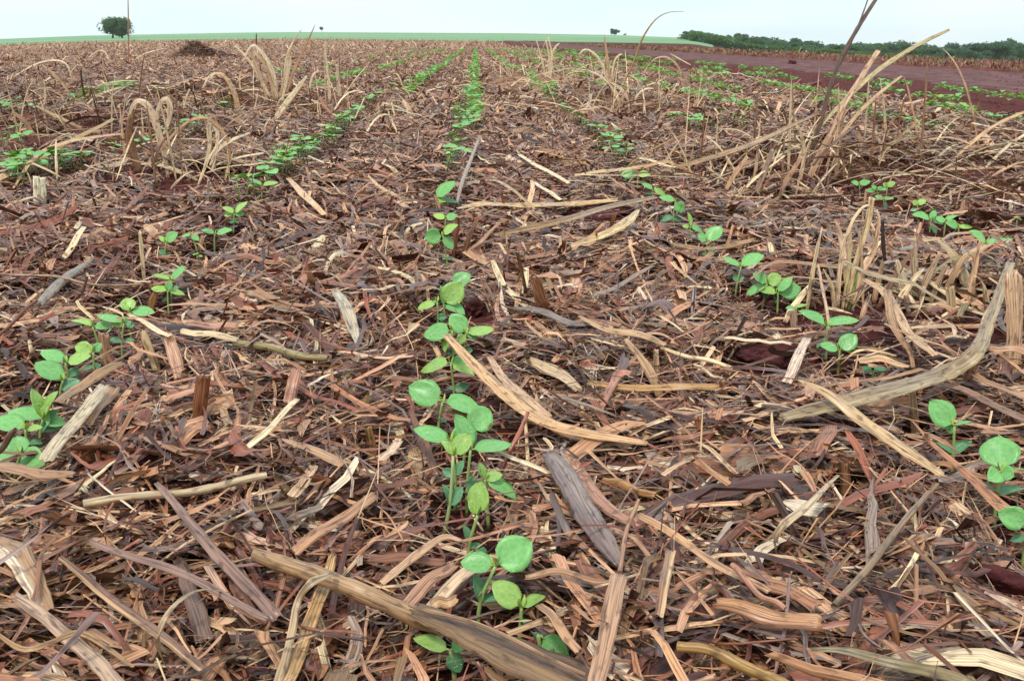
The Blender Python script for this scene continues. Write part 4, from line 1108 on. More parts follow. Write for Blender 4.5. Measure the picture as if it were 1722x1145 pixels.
def seedling(label, base, node, leaves, cots=(), cotn=None, bud=True, col=LG, pale=0):
    g = G(base[0], base[1], .014); Y = g.y; s = mpp(Y)
    e = empty('soybean_seedling', g)
    tag(e, label, 'seedling', 'soybean seedlings in the rows')
    nd = np.array(Q(node[0], node[1], Y)); b0 = np.array(g) - np.array([0, 0, .012])
    cn = cotn or (base[0] * .45 + node[0] * .55, base[1] * .45 + node[1] * .55)
    cp = np.array(Q(cn[0], cn[1], Y))
    pts = cr_curve([b0, cp, nd], 9)
    v, f, u, c = tube_mesh(pts, np.linspace(.0017, .0011, 9), LS if not pale else LS * .7 + np.array(s2l(210, 220, 170)) * .4)
    mesh_obj('stem', v, f, LEAF, parent=e, uvs=u, cols=c)
    near = Y < 1.7
    for lf in leaves:
        tip, w = lf[0], lf[1]; cc = lf[2] if len(lf) > 2 else col
        nn = lf[3] if len(lf) > 3 else node
        leaf3(nn, Y, tip, w, np.array(cc), e, dew=random.randint(3, 8) if (near and w > 12) else 0, cupv=random.uniform(.05, .2))
    for tip, w in cots:
        leaf3(cn, Y, tip, w, LC, e, name='cotyledon', pet=.08, cupv=.25, dew=0, aspect=.6)
    if bud:
        a = random.random() * 6
        for k in range(2):
            d = np.array([math.cos(a + k * 3) * .0035, math.sin(a + k * 3) * .0035, .008])
            vv, ff, uu, c2, _, _ = blade_mesh(nd, nd + d, .0035, np.array([math.cos(a + k * 3), math.sin(a + k * 3), .3]), LY, nv=5, nu=3)
            mesh_obj('leaf_bud', vv, ff, LEAF, parent=e, uvs=uu, cols=c2)
    return e


y_, g_ = LY, LG
M = ' of the middle row'
seedling('front tall seedling' + M + ' with one big round raised leaf', (802, 1052), (833, 952), [((890, 912), 62), ((778, 944), 36)], [((846, 1003), 15), ((798, 968), 20)], (808, 1012))
seedling('small yellow green seedling right of the tall front one', (874, 1050), (877, 1022), [((832, 981), 42, y_), ((914, 1002), 18, y_)], [((864, 1034), 16), ((882, 1046), 10)], (876, 1040))
seedling('nearest seedling at the bottom edge, left of the thick stalk sheath', (766, 1132), (757, 1094), [((700, 1072), 26, y_), ((789, 1077), 24), ((772, 1128), 30, LD)], [], bud=False)
seedling('half hidden seedling with a wet leaf right of the sheath', (918, 1098), (908, 1068), [((954, 1110), 40)], [((898, 1062), 15)], (906, 1074), bud=False)
seedling('cupped yellow green seedling' + M + ', below the tall pale stem', (787, 935), (803, 866), [((808, 812), 36, y_), ((790, 842), 18, y_)], [((780, 884), 13), ((818, 926), 13)], (789, 918))
seedling('seedling' + M + ' on a long pale stem with pale seed leaves', (742, 890), (762, 766), [((790, 732), 30, y_), ((744, 742), 14, y_)], [((776, 820), 22), ((746, 816), 11)], (756, 850), pale=1)
seedling('broad winged seedling behind the long pale stem', (765, 840), (757, 742), [((700, 721), 26), ((800, 728), 44)], [((745, 790), 16, ), ((778, 776), 16)], (765, 800))
seedling('seedling with a lone leaf pointing right' + M, (785, 845), (791, 757), [((856, 746), 22), ((768, 700), 30)], [((800, 800), 10)], (786, 815))
seedling('seedling' + M + ' with the roundest leaf facing up', (778, 770), (789, 722), [((822, 690), 46)], [((776, 748), 12)])
seedling('leaning seedling with a wide flat leaf to the left' + M, (735, 738), (744, 676), [((691, 650), 44), ((806, 690), 28)], [((750, 705), 10)], (738, 710))
seedling('tiny seedling with two upright leaves right' + M, (822, 868), (815, 806), [((807, 779), 13, y_), ((843, 797), 18, y_), ((866, 836), 22)], [((785, 812), 24)], (818, 830))
seedling('spreading seedling under the split straw bundle', (763, 662), (758, 610), [((710, 622), 20, y_), ((789, 610), 26), ((800, 628), 18, y_)], [((788, 648), 16), ((752, 650), 8)], (763, 656))
seedling('seedling with a dewy leaf left of the split straw bundle', (764, 612), (760, 556), [((715, 562), 28), ((748, 590), 14, y_)], [((752, 592), 10), ((772, 590), 10)], (762, 594))
seedling('seedling with paired leaves, right one folded, behind the straw bundle', (778, 606), (783, 562), [((760, 530), 30), ((828, 553), 16, y_), ((770, 576), 16, y_), ((802, 566), 12)], [((794, 588), 10)], (780, 592))
seedling('seedling' + M + ' beside the dark red clod, with a large cupped leaf', (750, 540), (746, 512), [((775, 478), 36, y_), ((780, 527), 16), ((742, 482), 14)], [((744, 534), 12)], (748, 530))
seedling('seedling whose leaf points to the clod and straw behind', (763, 506), (760, 482), [((789, 462), 24)], [], bud=False)
seedling('thin seedling left of the cupped one' + M, (736, 545), (735, 508), [((704, 520), 12, y_), ((728, 506), 6)], [((748, 532), 13), ((730, 536), 7)], (736, 536))
seedling('seedling left of the standing reddish stalk', (752, 442), (745, 397), [((716, 398), 26), ((768, 378), 12, y_), ((760, 418), 15)], [((744, 434), 6), ((760, 434), 6)], (751, 436))
seedling('flat leaved seedling above the reddish stalk', (748, 386), (749, 369), [((730, 362), 10, y_), ((768, 362), 12)], [])
seedling('seedling' + M + ' with a long leaf slanting right', (735, 352), (732, 334), [((762, 306), 17), ((748, 342), 10, y_)], [((768, 340), 8)])
Lr_ = ' of the left row'
seedling('big leaved front seedling' + Lr_ + ' at the photo edge', (20, 815), (34, 765), [((72, 780), 42), ((28, 735), 34), ((-20, 760), 36)], [((60, 800), 12)])
seedling('seedling' + Lr_ + ' with a dewy leaf cut by the photo edge', (40, 770), (43, 722), [((-6, 704), 32), ((70, 718), 10, y_)], [((70, 745), 10)], (44, 745))
seedling('bushy seedling' + Lr_ + ' with a yellow green new shoot', (64, 752), (72, 706), [((18, 690), 26), ((108, 711), 20), ((56, 656), 20, y_), ((94, 660), 12, y_), ((80, 682), 16, y_)], [((98, 722), 10), ((96, 690), 16)], (68, 726))
seedling('seedling' + Lr_ + ' with drops on its lower leaf', (98, 676), (106, 640), [((63, 610), 32), ((92, 636), 10, y_)], [((132, 640), 18)], (102, 655))
seedling('seedling' + Lr_ + ' just above the one with drops', (108, 660), (110, 610), [((72, 590), 22), ((150, 598), 18, y_)], [((132, 620), 14), ((136, 628), 8)], (114, 634))
seedling('rounded seedling' + Lr_ + ' next to the thick brown stub', (160, 636), (157, 592), [((128, 582), 24, y_), ((170, 578), 14)], [((138, 622), 8), ((168, 612), 10)], (158, 618))
seedling('thin two winged seedling' + Lr_ + ', leaning left', (172, 598), (156, 549), [((122, 538), 10, y_), ((187, 550), 13)], [], bud=True)
seedling('seedling' + Lr_ + ' with a flat leaf pointing left', (205, 592), (208, 544), [((166, 530), 14), ((190, 545), 14, y_), ((218, 538), 16)], [((184, 570), 10), ((226, 572), 8)], (205, 576))
seedling('seedling' + Lr_ + ' with one leaf up and one leaf right', (220, 566), (218, 525), [((213, 502), 24, y_), ((258, 525), 16)], [((220, 552), 12)])
seedling('seedling' + Lr_ + ' with a narrow leaf raised right', (288, 512), (288, 472), [((258, 462), 8, y_), ((310, 449), 11)], [((302, 482), 7)], (288, 488))
seedling('low spreading seedling below the raised narrow leaf', (283, 520), (282, 490), [((256, 484), 12, y_), ((286, 474), 12), ((309, 495), 9, y_)], [((272, 506), 6)])
seedling('lone fan shaped seedling left' + Lr_[3:] + ' gap', (277, 434), (279, 408), [((297, 392), 15, g_), ((269, 398), 8, y_)], [((269, 420), 9), ((286, 427), 8)], (277, 430))
seedling('drooping seedling in the left row gap beside the pale stub', (335, 428), (322, 396), [((306, 397), 6), ((334, 404), 9)], [])
seedling('tiny sprout between straws in the left row gap', (331, 440), (332, 430), [((326, 426), 7, y_), ((340, 430), 6, y_)], [], bud=False)
seedling('two winged seedling right of the left row gap', (360, 418), (361, 394), [((340, 386), 8), ((389, 386), 9)], [])
seedling('bright many leaved seedling' + Lr_ + ', first of the dense stretch', (392, 384), (394, 360), [((376, 348), 9, y_), ((414, 340), 8, y_), ((378, 362), 8, y_), ((410, 360), 9)], [((386, 374), 7), ((402, 372), 6)])
seedling('slim winged seedling' + Lr_ + ' below the dense cluster', (440, 330), (440, 313), [((419, 300), 6), ((466, 307), 7, y_), ((417, 312), 7, y_)], [])
Rr_ = ' of the right row'
seedling('two winged seedling' + Rr_ + ' above the dewy cluster', (1237, 486), (1246, 449), [((1217, 434), 9), ((1282, 429), 19)], [((1236, 462), 10), ((1250, 466), 8)], (1240, 474))
seedling('dewy seedling' + Rr_ + ', left of the cluster of three', (1282, 508), (1290, 478), [((1268, 460), 16), ((1312, 464), 22, y_), ((1258, 498), 13)], [((1290, 500), 9)])
seedling('dewy seedling' + Rr_ + ', right of the cluster of three', (1308, 516), (1308, 494), [((1345, 484), 28), ((1344, 506), 13), ((1330, 466), 15), ((1276, 486), 12, y_)], [((1300, 506), 9)])
seedling('small flat seedling between the dewy cluster and the winged pair', (1340, 530), (1338, 518), [((1360, 513), 5, y_), ((1322, 518), 6)], [], bud=False)
seedling('winged seedling' + Rr_ + ' with narrow spread leaves', (1390, 592), (1391, 549), [((1346, 524), 14), ((1441, 538), 16)], [((1374, 585), 8)])
seedling('round leaved seedling just below the winged one' + Rr_, (1410, 616), (1412, 590), [((1438, 564), 28), ((1380, 580), 14)], [])
seedling('shaded seedling behind the long speckled blade', (1470, 645), (1468, 626), [((1450, 618), 10, LD), ((1494, 622), 12, LD)], [], bud=False)
seedling('seedling with a dotted heart shaped leaf at the right side', (1603, 780), (1605, 717), [((1566, 677), 40), ((1633, 708), 6), ((1590, 720), 22)], [((1576, 744), 10), ((1632, 742), 16)], (1603, 765))
seedling('tallest far right seedling with a large round leaf above another', (1674, 868), (1683, 792), [((1680, 736), 62), ((1664, 806), 30), ((1704, 800), 26), ((1722, 787), 7, y_)], [((1648, 815), 9), ((1720, 820), 15)], (1676, 834))
seedling('right edge seedling with a broad leaf cut by the photo border', (1722, 935), (1730, 880), [((1682, 862), 40), ((1760, 860), 30)], [((1700, 908), 14), ((1740, 910), 14)])
seedling('seedling' + Rr_ + ' with a curled dewy leaf, farther back', (1072, 312), (1072, 297), [((1045, 293), 14), ((1093, 292), 10, y_)], [])
seedling('seedling' + Rr_ + ' beside the long brown twin blade', (1098, 332), (1098, 320), [((1080, 309), 7), ((1118, 326), 9, y_)], [((1086, 326), 5)])
seedling('seedling' + Rr_ + ' with a leaf hanging right', (1136, 378), (1136, 339), [((1110, 331), 10), ((1148, 356), 17)], [((1110, 372), 10), ((1146, 370), 10)], (1132, 366))
seedling('upright narrow seedling' + Rr_ + ', left of the fan shaped one', (1164, 402), (1160, 382), [((1180, 388), 9), ((1157, 358), 6, y_), ((1148, 380), 6, y_)], [])
seedling('fan shaped seedling' + Rr_ + ' over the brown flat blade', (1189, 432), (1189, 407), [((1212, 383), 22), ((1174, 395), 12)], [((1180, 426), 6), ((1203, 424), 6)], (1189, 428))
N2 = ' in the second row to the right'
seedling('rounded seedling' + N2 + ', farthest left', (1447, 328), (1445, 312), [((1462, 304), 10), ((1432, 306), 7)], [])
seedling('spreading seedling' + N2 + ' under the pale tuft tip', (1478, 330), (1474, 320), [((1456, 322), 7), ((1492, 318), 7), ((1466, 312), 6)], [])
seedling('upright seedling' + N2 + ' beside the spreading one', (1490, 334), (1492, 316), [((1504, 306), 10, y_), ((1486, 308), 7, y_)], [])
seedling('low grey green seedling' + N2, (1487, 346), (1486, 336), [((1472, 330), 7), ((1502, 333), 6)], [((1490, 352), 6)])
seedling('upright yellow green seedling' + N2, (1543, 362), (1543, 346), [((1556, 336), 10, y_), ((1536, 338), 8, y_)], [((1531, 354), 6)])
seedling('dense leafy seedling' + N2 + ', left of three', (1564, 386), (1566, 370), [((1536, 361), 10), ((1572, 354), 10), ((1586, 376), 8)], [((1574, 394), 8)])
seedling('dense leafy seedling' + N2 + ', middle of three', (1588, 388), (1590, 374), [((1574, 366), 9), ((1608, 362), 8), ((1600, 374), 8)], [])
seedling('dense leafy seedling' + N2 + ', right of three', (1612, 396), (1612, 384), [((1592, 374), 12), ((1634, 381), 8, y_)], [])
seedling('v shaped seedling near the right edge' + N2, (1658, 438), (1659, 412), [((1632, 389), 11), ((1700, 401), 10)], [((1652, 428), 8), ((1664, 430), 7)], (1659, 428))
seedling('pale small sprout near the right edge' + N2, (1710, 376), (1710, 368), [((1706, 364), 6, P_), ((1718, 368), 5)], [], bud=False)


# seedlings farther back: six kinds, copied plant by plant
def proto(i, parts=True):
    rnd = random.Random(100 + i); V, Fs, U, Cc = [], [], [], []
    e = empty('soybean_seedling') if parts else None
    H = rnd.uniform(.035, .055); az0 = rnd.uniform(0, 6.28)
    def add(name, t):
        if parts: mesh_obj(name, t[0], t[1], LEAF, parent=e, uvs=t[2], cols=t[3])
        else:
            k = sum(len(x) for x in V); V.append(t[0]); Fs.extend([tuple(a + k for a in q) for q in t[1]]); U.append(t[2]); Cc.append(t[3])
    top = np.array([rnd.uniform(-.006, .006), rnd.uniform(-.006, .006), H])
    add('stem', tube_mesh([(0, 0, -.01), tuple(top * .5), tuple(top)], [.0016, .0014, .0011], LS, 5))
    for k in range(2):
        a = az0 + k * 3.14 + rnd.uniform(-.3, .3); el = rnd.uniform(-.1, .55); ln = rnd.uniform(.026, .036)
        d = np.array([math.cos(a) * math.cos(el), math.sin(a) * math.cos(el), math.sin(el)])
        B = top + d * ln; nn = np.array([-math.cos(a) * math.sin(el), -math.sin(a) * math.sin(el) - .35, 1.0])
        add('leaf', blade_mesh(top + d * .004, B, ln * .82, nn, LG * rnd.uniform(.85, 1.15), cup=rnd.uniform(.05, .2), nv=6, nu=5)[:4])
    for k in range(2 + (i % 2)):
        a = az0 + 1.57 + k * 2.4 + rnd.uniform(-.4, .4); ln = rnd.uniform(.012, .022); el = rnd.uniform(.2, .9)
        d = np.array([math.cos(a) * math.cos(el), math.sin(a) * math.cos(el), math.sin(el)])
        add('young_leaf', blade_mesh(top, top + d * ln, ln * .65, np.array([-math.cos(a), -math.sin(a) - .3, 1.0]), LY * rnd.uniform(.85, 1.1), nv=5, nu=3)[:4])
    for k in range(2):
        a = az0 + 1.4 + k * 3.14; c0 = top * .5; d = np.array([math.cos(a), math.sin(a), .25])
        add('cotyledon', blade_mesh(c0, c0 + d * .016, .009, np.array([0, -.2, 1.0]), LC, cup=.25, nv=5, nu=3)[:4])
    if parts: return e
    o = mesh_obj('soybean_seedling', np.concatenate(V), Fs, LEAF, uvs=np.concatenate(U), cols=np.concatenate(Cc))
    return o


ROWN = {0: 'third row to the left', 1: 'second row to the left', 2: 'left row', 3: 'middle row', 4: 'right row', 5: 'second row to the right', 6: 'third row to the right',
        7: 'fourth row to the right', 8: 'fifth row to the right', 9: 'sixth row to the right', 10: 'outermost row by the road'}
spots = []
auto_px = {3: [(760, 288), (752, 300), (768, 276), (762, 268), (765, 246), (772, 240), (768, 222), (776, 215), (764, 206)],
           2: [(462, 302), (475, 306), (490, 296), (505, 286), (518, 282), (514, 270), (528, 270), (500, 264), (482, 298), (470, 292), (545, 252), (552, 246), (562, 250), (556, 236), (572, 230),
               (566, 224), (580, 224), (588, 216), (578, 212), (596, 208), (602, 203), (612, 190), (620, 182), (640, 172), (630, 174), (655, 163), (690, 147), (680, 152), (700, 140), (712, 132)],
           1: [(22, 306), (32, 322), (40, 300), (52, 304), (16, 312), (72, 300), (88, 298), (100, 300), (96, 290), (112, 296), (126, 292), (138, 288), (15, 250), (8, 262), (38, 258), (195, 276), (240, 262),
               (252, 256), (232, 258), (286, 248), (300, 240), (312, 236), (328, 230), (338, 226), (380, 196), (390, 190), (400, 186), (30, 245)],
           4: [(980, 222), (988, 230), (1000, 236), (1010, 244), (1006, 268), (1030, 256), (1040, 250), (1034, 268), (1028, 262), (1030, 282), (1038, 284), (1022, 246), (996, 228), (922, 180), (936, 178), (944, 190), (938, 168), (950, 196)],
           5: [(1216, 212), (1236, 216), (1252, 220), (1244, 226), (1180, 178), (1196, 232)],
           6: []}
HANDY = {k: 0 for k in range(11)}
auto_px[2] += [(a_ + 7, b_ - 5) for a_, b_ in auto_px[2]] + [(416, 342), (428, 336), (448, 322), (456, 316), (404, 352)]
auto_px[3] += [(a_ + 5, b_ - 7) for a_, b_ in auto_px[3]]
auto_px[4] += [(956, 202), (964, 208), (972, 214), (930, 176), (1046, 272), (1052, 284)]
auto_px[1] += [(a_ + 9, b_ - 3) for a_, b_ in auto_px[1][:12]]
for k, l_ in auto_px.items():
    for (px, py) in l_:
        g = G(px, py, .008); spots.append((g.x, g.y, k)); HANDY[k] = max(HANDY[k], g.y)
rr_ = random.Random(77)
start = {0: 4.2, 1: 5.9, 2: 7.2, 3: 4.4, 4: 6.2, 5: 4.4, 6: 3.4, 7: 3.5, 8: 3.7, 9: 4.2, 10: 4.8}
cand = []
for k in range(11):
    y = start[k]
    while y < 42:
        y += rr_.uniform(.04, .08)
        gap = math.sin(y * 2.1 + k * 1.7) + .7 * math.sin(y * .9 + k * 2.9) + .5 * math.sin(y * 5.3 + k)
        dens = {0: -.3, 1: .2, 2: 1.5, 3: 1.8, 4: .8, 5: .5, 6: .3, 7: .1, 8: .1, 9: 0, 10: .4}[k]
        if gap > dens: continue
        cand.append((rowx(k, y) + rr_.gauss(0, .018), y, k))
cand.sort(key=lambda c: c[1])
n_ind = 300 - 62 - len(spots)
spots += cand[:n_ind]
rest = cand[n_ind:]
pr_full = [proto(i) for i in range(6)]
pr_tiny = [proto(i, False) for i in range(6)]


def copy_tree(o, parent=None):
    c = o.copy(); C.objects.link(c); c.parent = parent
    for ch in o.children:
        copy_tree(ch, c)
    return c


used = set()
for (x, y, k) in spots:
    full = y < 6.0
    i = rr_.randrange(6); src = (pr_full if full else pr_tiny)[i]
    key = (full, i)
    if key not in used: o = src; used.add(key)
    else: o = copy_tree(src)
    o.location = (x, y, float(ground(x, y)) + .026)
    o.rotation_euler = (rr_.gauss(0, .1), rr_.gauss(0, .1), rr_.uniform(0, 6.28))
    s = rr_.uniform(.85, 1.15) * (1.2 if y > 3 else 1.12); o.scale = (s, s, s * (.62 if y > 3 else .75))
    dist = 'near the clumps of dead grass' if y < 6 else 'far back'
    tag(o, 'small green seedling in the %s, %s' % (ROWN[k], dist if y >= 6 else 'halfway back'), 'seedling', 'soybean seedlings in the rows')
for key in [(f_, i) for f_ in (True, False) for i in range(6)]:
    if key not in used:
        o = (pr_full if key[0] else pr_tiny)[key[1]]
        for ch in list(o.children): bpy.data.objects.remove(ch)
        bpy.data.objects.remove(o)

# the rest of the seedlings, too many and too small to tell apart
V, Fs, Cc = [], [], []
for (x, y, k) in rest:
    z = float(ground(x, y)) + .045
    for q in range(6):
        a = rr_.uniform(0, 6.28); ln = rr_.uniform(.032, .05); h = z + rr_.uniform(.0, .03)
        dx, dy = math.cos(a), math.sin(a); w = ln * .42; o = len(V)
        e0 = rr_.uniform(-.2, .5) * ln
        V += [(x, y, h), (x + dx * ln * .5 - dy * w, y + dy * ln * .5 + dx * w, h + e0 * .5 + .006), (x + dx * ln, y + dy * ln, h + e0), (x + dx * ln * .5 + dy * w, y + dy * ln * .5 - dx * w, h + e0 * .5 + .006)]
        Fs.append((o, o + 1, o + 2, o + 3)); c = (LG if rr_.random() < .75 else LY) * rr_.uniform(.6, .85); Cc += [c] * 4
o = mesh_obj('seedling_rows', np.array(V), Fs, LEAF, uvs=np.tile([[.2, .5]], (len(V), 1)), cols=np.array(Cc), smooth=False)
tag(o, 'thin green lines of tiny seedlings running to the far end of the field', 'seedling rows', kind='stuff')


# ------------------------------------------------------------------ growth on the bank and edge of the road
def tufts(n, xr0, xr1, y0, y1, h, w, pal, seg=2, zoff=0.0):
    y = y0 * (y1 / y0) ** rng.random(n); xr = xr0 + (xr1 - xr0) * rng.random(n) ** 1.6
    x = xr + SLOPE * y
    z = ground(x, y) + zoff * np.interp(xr, bs, bh) if zoff else ground(x, y)
    hh = h * np.exp(rng.standard_normal(n) * .35)
    pit = rng.choice([-1, 1], n) * (.5 + .7 * rng.random(n))
    return strips(x, y, z + hh * .3, rng.random(n) * 6.3, hh, w * np.exp(rng.standard_normal(n) * .4), pit, rng.standard_normal(n) * .3,
                  rng.standard_normal(n) * .6, rng.standard_normal(n) * .6, seg, 1, np.array(pal)[rng.integers(0, len(pal), n)] * (.75 + .5 * rng.random((n, 1))))


bp = [s2l(128, 74, 58), s2l(116, 62, 50), s2l(140, 86, 62), s2l(112, 66, 52), s2l(146, 120, 70), s2l(104, 112, 62), s2l(150, 104, 74)]
J = join([tufts(22000, 6.3, 8.2, 6, 60, .045, .008, bp, zoff=1.0), tufts(9000, 6.3, 8.6, 25, 160, .06, .02, bp, zoff=1.0)])
tag(mesh_obj('bank_stubble', J[0], J[1], STRAW, uvs=J[2], cols=J[3]), 'reddish dry stubble and weeds covering the bank beyond the road', 'stubble', kind='stuff')


n_c = 16000
cy_ = 3 * (60 / 3) ** rng.random(n_c); cxr = 2.4 + 3.9 * rng.random(n_c) ** 1.5; cx_ = cxr + SLOPE * cy_; cz_ = ground(cx_, cy_)
rs = (.003 + .010 * rng.random(n_c) ** 6) * (1 + cy_ * .015)
oc = np.array([[1, 0, 0], [0, 1, 0], [-1, 0, 0], [0, -1, 0], [0, 0, .9]])
V = (oc[None] * rs[:, None, None] * (.7 + .6 * rng.random((n_c, 5, 1))) + np.stack([cx_, cy_, cz_ + .004], -1)[:, None]).reshape(-1, 3)
fc = (np.array([[0, 1, 4], [1, 2, 4], [2, 3, 4], [3, 0, 4]])[None] + (np.arange(n_c) * 5)[:, None, None]).reshape(-1, 3)
tag(mesh_obj('soil_crumbs', V, fc, SOIL, smooth=False), 'crumbs of red earth strewn on the tilled strip and road', 'soil crumbs', kind='stuff')

# ------------------------------------------------------------------ trees
BARK = noise_material('bark', [(.3, s2l(60, 46, 42)), (.7, s2l(110, 92, 80))], 3, bump=.02)


def crown_mesh(rnd, w, h, n, leaf, lobes, cols, flat=.35):
    V, Fs, Cc = [], [], []
    Lb = []
    for k in range(lobes):
        a = rnd.uniform(0, 6.28); r = w * .5 * math.sqrt(rnd.random()) * .72
        z = h * rnd.uniform(flat * .4, .8); rad = rnd.uniform(.14, .25) * w * (1.1 - .4 * z / h)
        Lb.append((r * math.cos(a), r * math.sin(a), z, rad, rnd.uniform(.75, 1.2)))
    for _ in range(n):
        lx, ly, lz, rad, tone = rnd.choice(Lb)
        u = np.array([rnd.gauss(0, 1), rnd.gauss(0, 1), rnd.gauss(0, 1)]); u /= np.linalg.norm(u)
        rr2 = rad * (rnd.random() ** .28)
        p = np.array([lx, ly, lz]) + u * rr2 * np.array([1, 1, .78])
        d1 = np.array([rnd.gauss(0, 1) for _ in range(3)]); d1 /= np.linalg.norm(d1); d2 = np.cross(d1, u + .1); d2 /= np.linalg.norm(d2)
        s = leaf * rnd.uniform(.6, 1.4); o = len(V)
        V += [p - d1 * s * .5, p + d2 * s * .4, p + d1 * s * .6, p - d2 * s * .35]; Fs.append((o, o + 1, o + 2, o + 3))
        c = np.array(rnd.choice(cols)) * tone * rnd.uniform(.8, 1.2); Cc += [c] * 4
    return np.array(V), Fs, np.tile([[.2, .5]], (len(V), 1)), np.clip(np.array(Cc), 0, 1), Lb


def tree(name, label, x, y, w, h, trunk_h, n, leaf, lobes, cols, seedv, group=None, cat='tree', stems=1, base_z=None):
    rnd = random.Random(seedv)
    z = float(ground(x, y)) + .2 if base_z is None else base_z
    e = empty(name, (x, y, z)); tag(e, label, cat, group)
    v, f, u, c, Lb = crown_mesh(rnd, w, h - trunk_h, n, leaf, lobes, cols)
    v = v + np.array([0, 0, trunk_h])
    mesh_obj('crown', v + np.array([x, y, z]), f, FARLEAF, parent=e, uvs=u, cols=c, smooth=False)
    for s in range(stems):
        bx = (s - (stems - 1) / 2) * w * .3
        V, Fs = [], []
        def limb(a, b, r0, r1):
            t = tube_mesh([a, tuple((np.array(a) + np.array(b)) / 2 + np.array([rnd.gauss(0, .1), rnd.gauss(0, .1), 0])), b], [r0, (r0 + r1) / 2, r1], (1, 1, 1), 7)
            k = len(V); V.extend(t[0].tolist()); Fs.extend([tuple(i + k for i in q) for q in t[1]])
        fork = (bx * .8, 0, trunk_h * 1.1)
        limb((bx, 0, -1.2), fork, w * .035, w * .025)
        for lb in Lb[:6]:
            limb(fork, (lb[0] * .8, lb[1] * .8, trunk_h + lb[2]), w * .02, w * .006)
        mesh_obj('trunk', np.array(V) + np.array([x, y, z]), Fs, BARK, parent=e)
    return e


def at_px(px, D):
    t = (px - 861) / F2
    return D * t / math.sqrt(1 + t * t), D / math.sqrt(1 + t * t)


DG = [s2l(54, 80, 68), s2l(42, 66, 62), s2l(62, 90, 74), s2l(36, 56, 54)]
FG = [s2l(54, 90, 78), s2l(44, 76, 70), s2l(66, 100, 84), s2l(38, 66, 62)]
x, y = at_px(198, 300); S3 = 300 / F2
zb = float(ground(x, y)); ztop = EYE + (HOR - 37) * S3
tree('broad_tree', 'dark broad crowned tree alone on the left skyline', x, y, 56 * S3, ztop - zb + .3, .9, 6000, .40, 26, DG, 4, stems=2)
x, y = at_px(542, 660); S6 = 660 / F2
zb = float(ground(x, y))
tree('small_tree', 'tiny round tree on the skyline above the dead grass clump', x, y, 11 * S6, EYE + (HOR - 47) * S6 - zb - .2, 1.2, 700, .6, 8, DG, 6)
x, y = at_px(1034, 520); S5 = 520 / F2
tree('small_tree', 'small tree standing in the green field left of the wood', x, y, 18 * S5, 11.5 * S5, .8, 1200, .5, 10, FG, 8)
x, y = at_px(1051, 690)
tree('small_tree', 'tiny slim tree on the skyline right of the lone field tree', x, y, 1.8, EYE + (HOR - 57) * 690 / F2 - float(ground(x, y)) - .2, .6, 200, .5, 4, FG, 9)

WX = [1150, 1160, 1185, 1200, 1240, 1262, 1280, 1331, 1367, 1410, 1440, 1475, 1497, 1520, 1550, 1590, 1625, 1650, 1668, 1692, 1722, 1800, 2000]
WY = [74, 66, 60, 64, 57, 61, 58, 62, 68, 71, 72, 74, 73, 69, 75, 76, 73, 75, 72, 66, 71, 70, 68]
rnd = random.Random(31)
protos = []
for i in range(6):
    e = tree('wood_tree', 'dark green tree in the wood beyond the road', 0, 0, 9, 8.5, 1.6, 1500, .55, 13, FG, 40 + i, group='trees of the wood', base_z=0)
    protos.append(e)
first = [True] * 6
px = 1158.0; row = 0
for row, D in enumerate((300, 318, 340)):
    px = 1166.0 + row * 5
    while px < 1900:
        wpx = rnd.uniform(34, 62)
        i = rnd.randrange(6); o = protos[i] if first[i] else copy_tree(protos[i]); first[i] = False
        D2 = D + rnd.uniform(-5, 5); x, y = at_px(px, D2); z = float(ground(x, y))
        top = float(np.interp(px, WX, WY)) + (rnd.uniform(-3.5, 1.0) if row else rnd.uniform(0, 6)) - 4 * max(0, min(1, (px - 1350) / 200))
        zt = EYE + (HOR - top) * D2 / F2
        hh = max(3.0, zt - z); s = hh / 8.5; sw = wpx * D2 / F2 / 9 * 1.15
        o.location = (x, y, z); o.scale = (sw, sw, s); o.rotation_euler = (0, 0, rnd.uniform(0, 6.28))
        px += wpx * rnd.uniform(.5, .8)
# low growth along the foot of the wood
V, Fs, Cc = [], [], []
for _ in range(16000):
    p = rnd.uniform(1160, 1950); D = rnd.uniform(286, 300); x, y = at_px(p, D); z = float(-0.034 * max(0, x - SLOPE * y - 12)) if False else 0
    V.append((x, y))
bxy = np.array(V); bz_ = ground(bxy[:, 0], bxy[:, 1]); V = []
for (x, y), z in zip(bxy, bz_):
    q = np.array([x, y, z + 2.6 * rnd.random() ** 1.4]); d1 = np.array([rnd.gauss(0, 1) for _ in range(3)]); d1 /= np.linalg.norm(d1); d2 = np.cross(d1, [.3, .2, 1]); d2 /= np.linalg.norm(d2)
    s = rnd.uniform(.35, .8); o = len(V)
    V += [q - d1 * s, q + d2 * s * .7, q + d1 * s, q - d2 * s * .7]; Fs.append((o, o + 1, o + 2, o + 3)); Cc += [np.array(rnd.choice(FG)) * rnd.uniform(.7, 1.1)] * 4
tag(mesh_obj('undergrowth', np.array(V), Fs, FARLEAF, uvs=np.tile([[.2, .5]], (len(V), 1)), cols=np.array(Cc), smooth=False), 'low dark green scrub along the foot of the wood', 'undergrowth', kind='stuff')


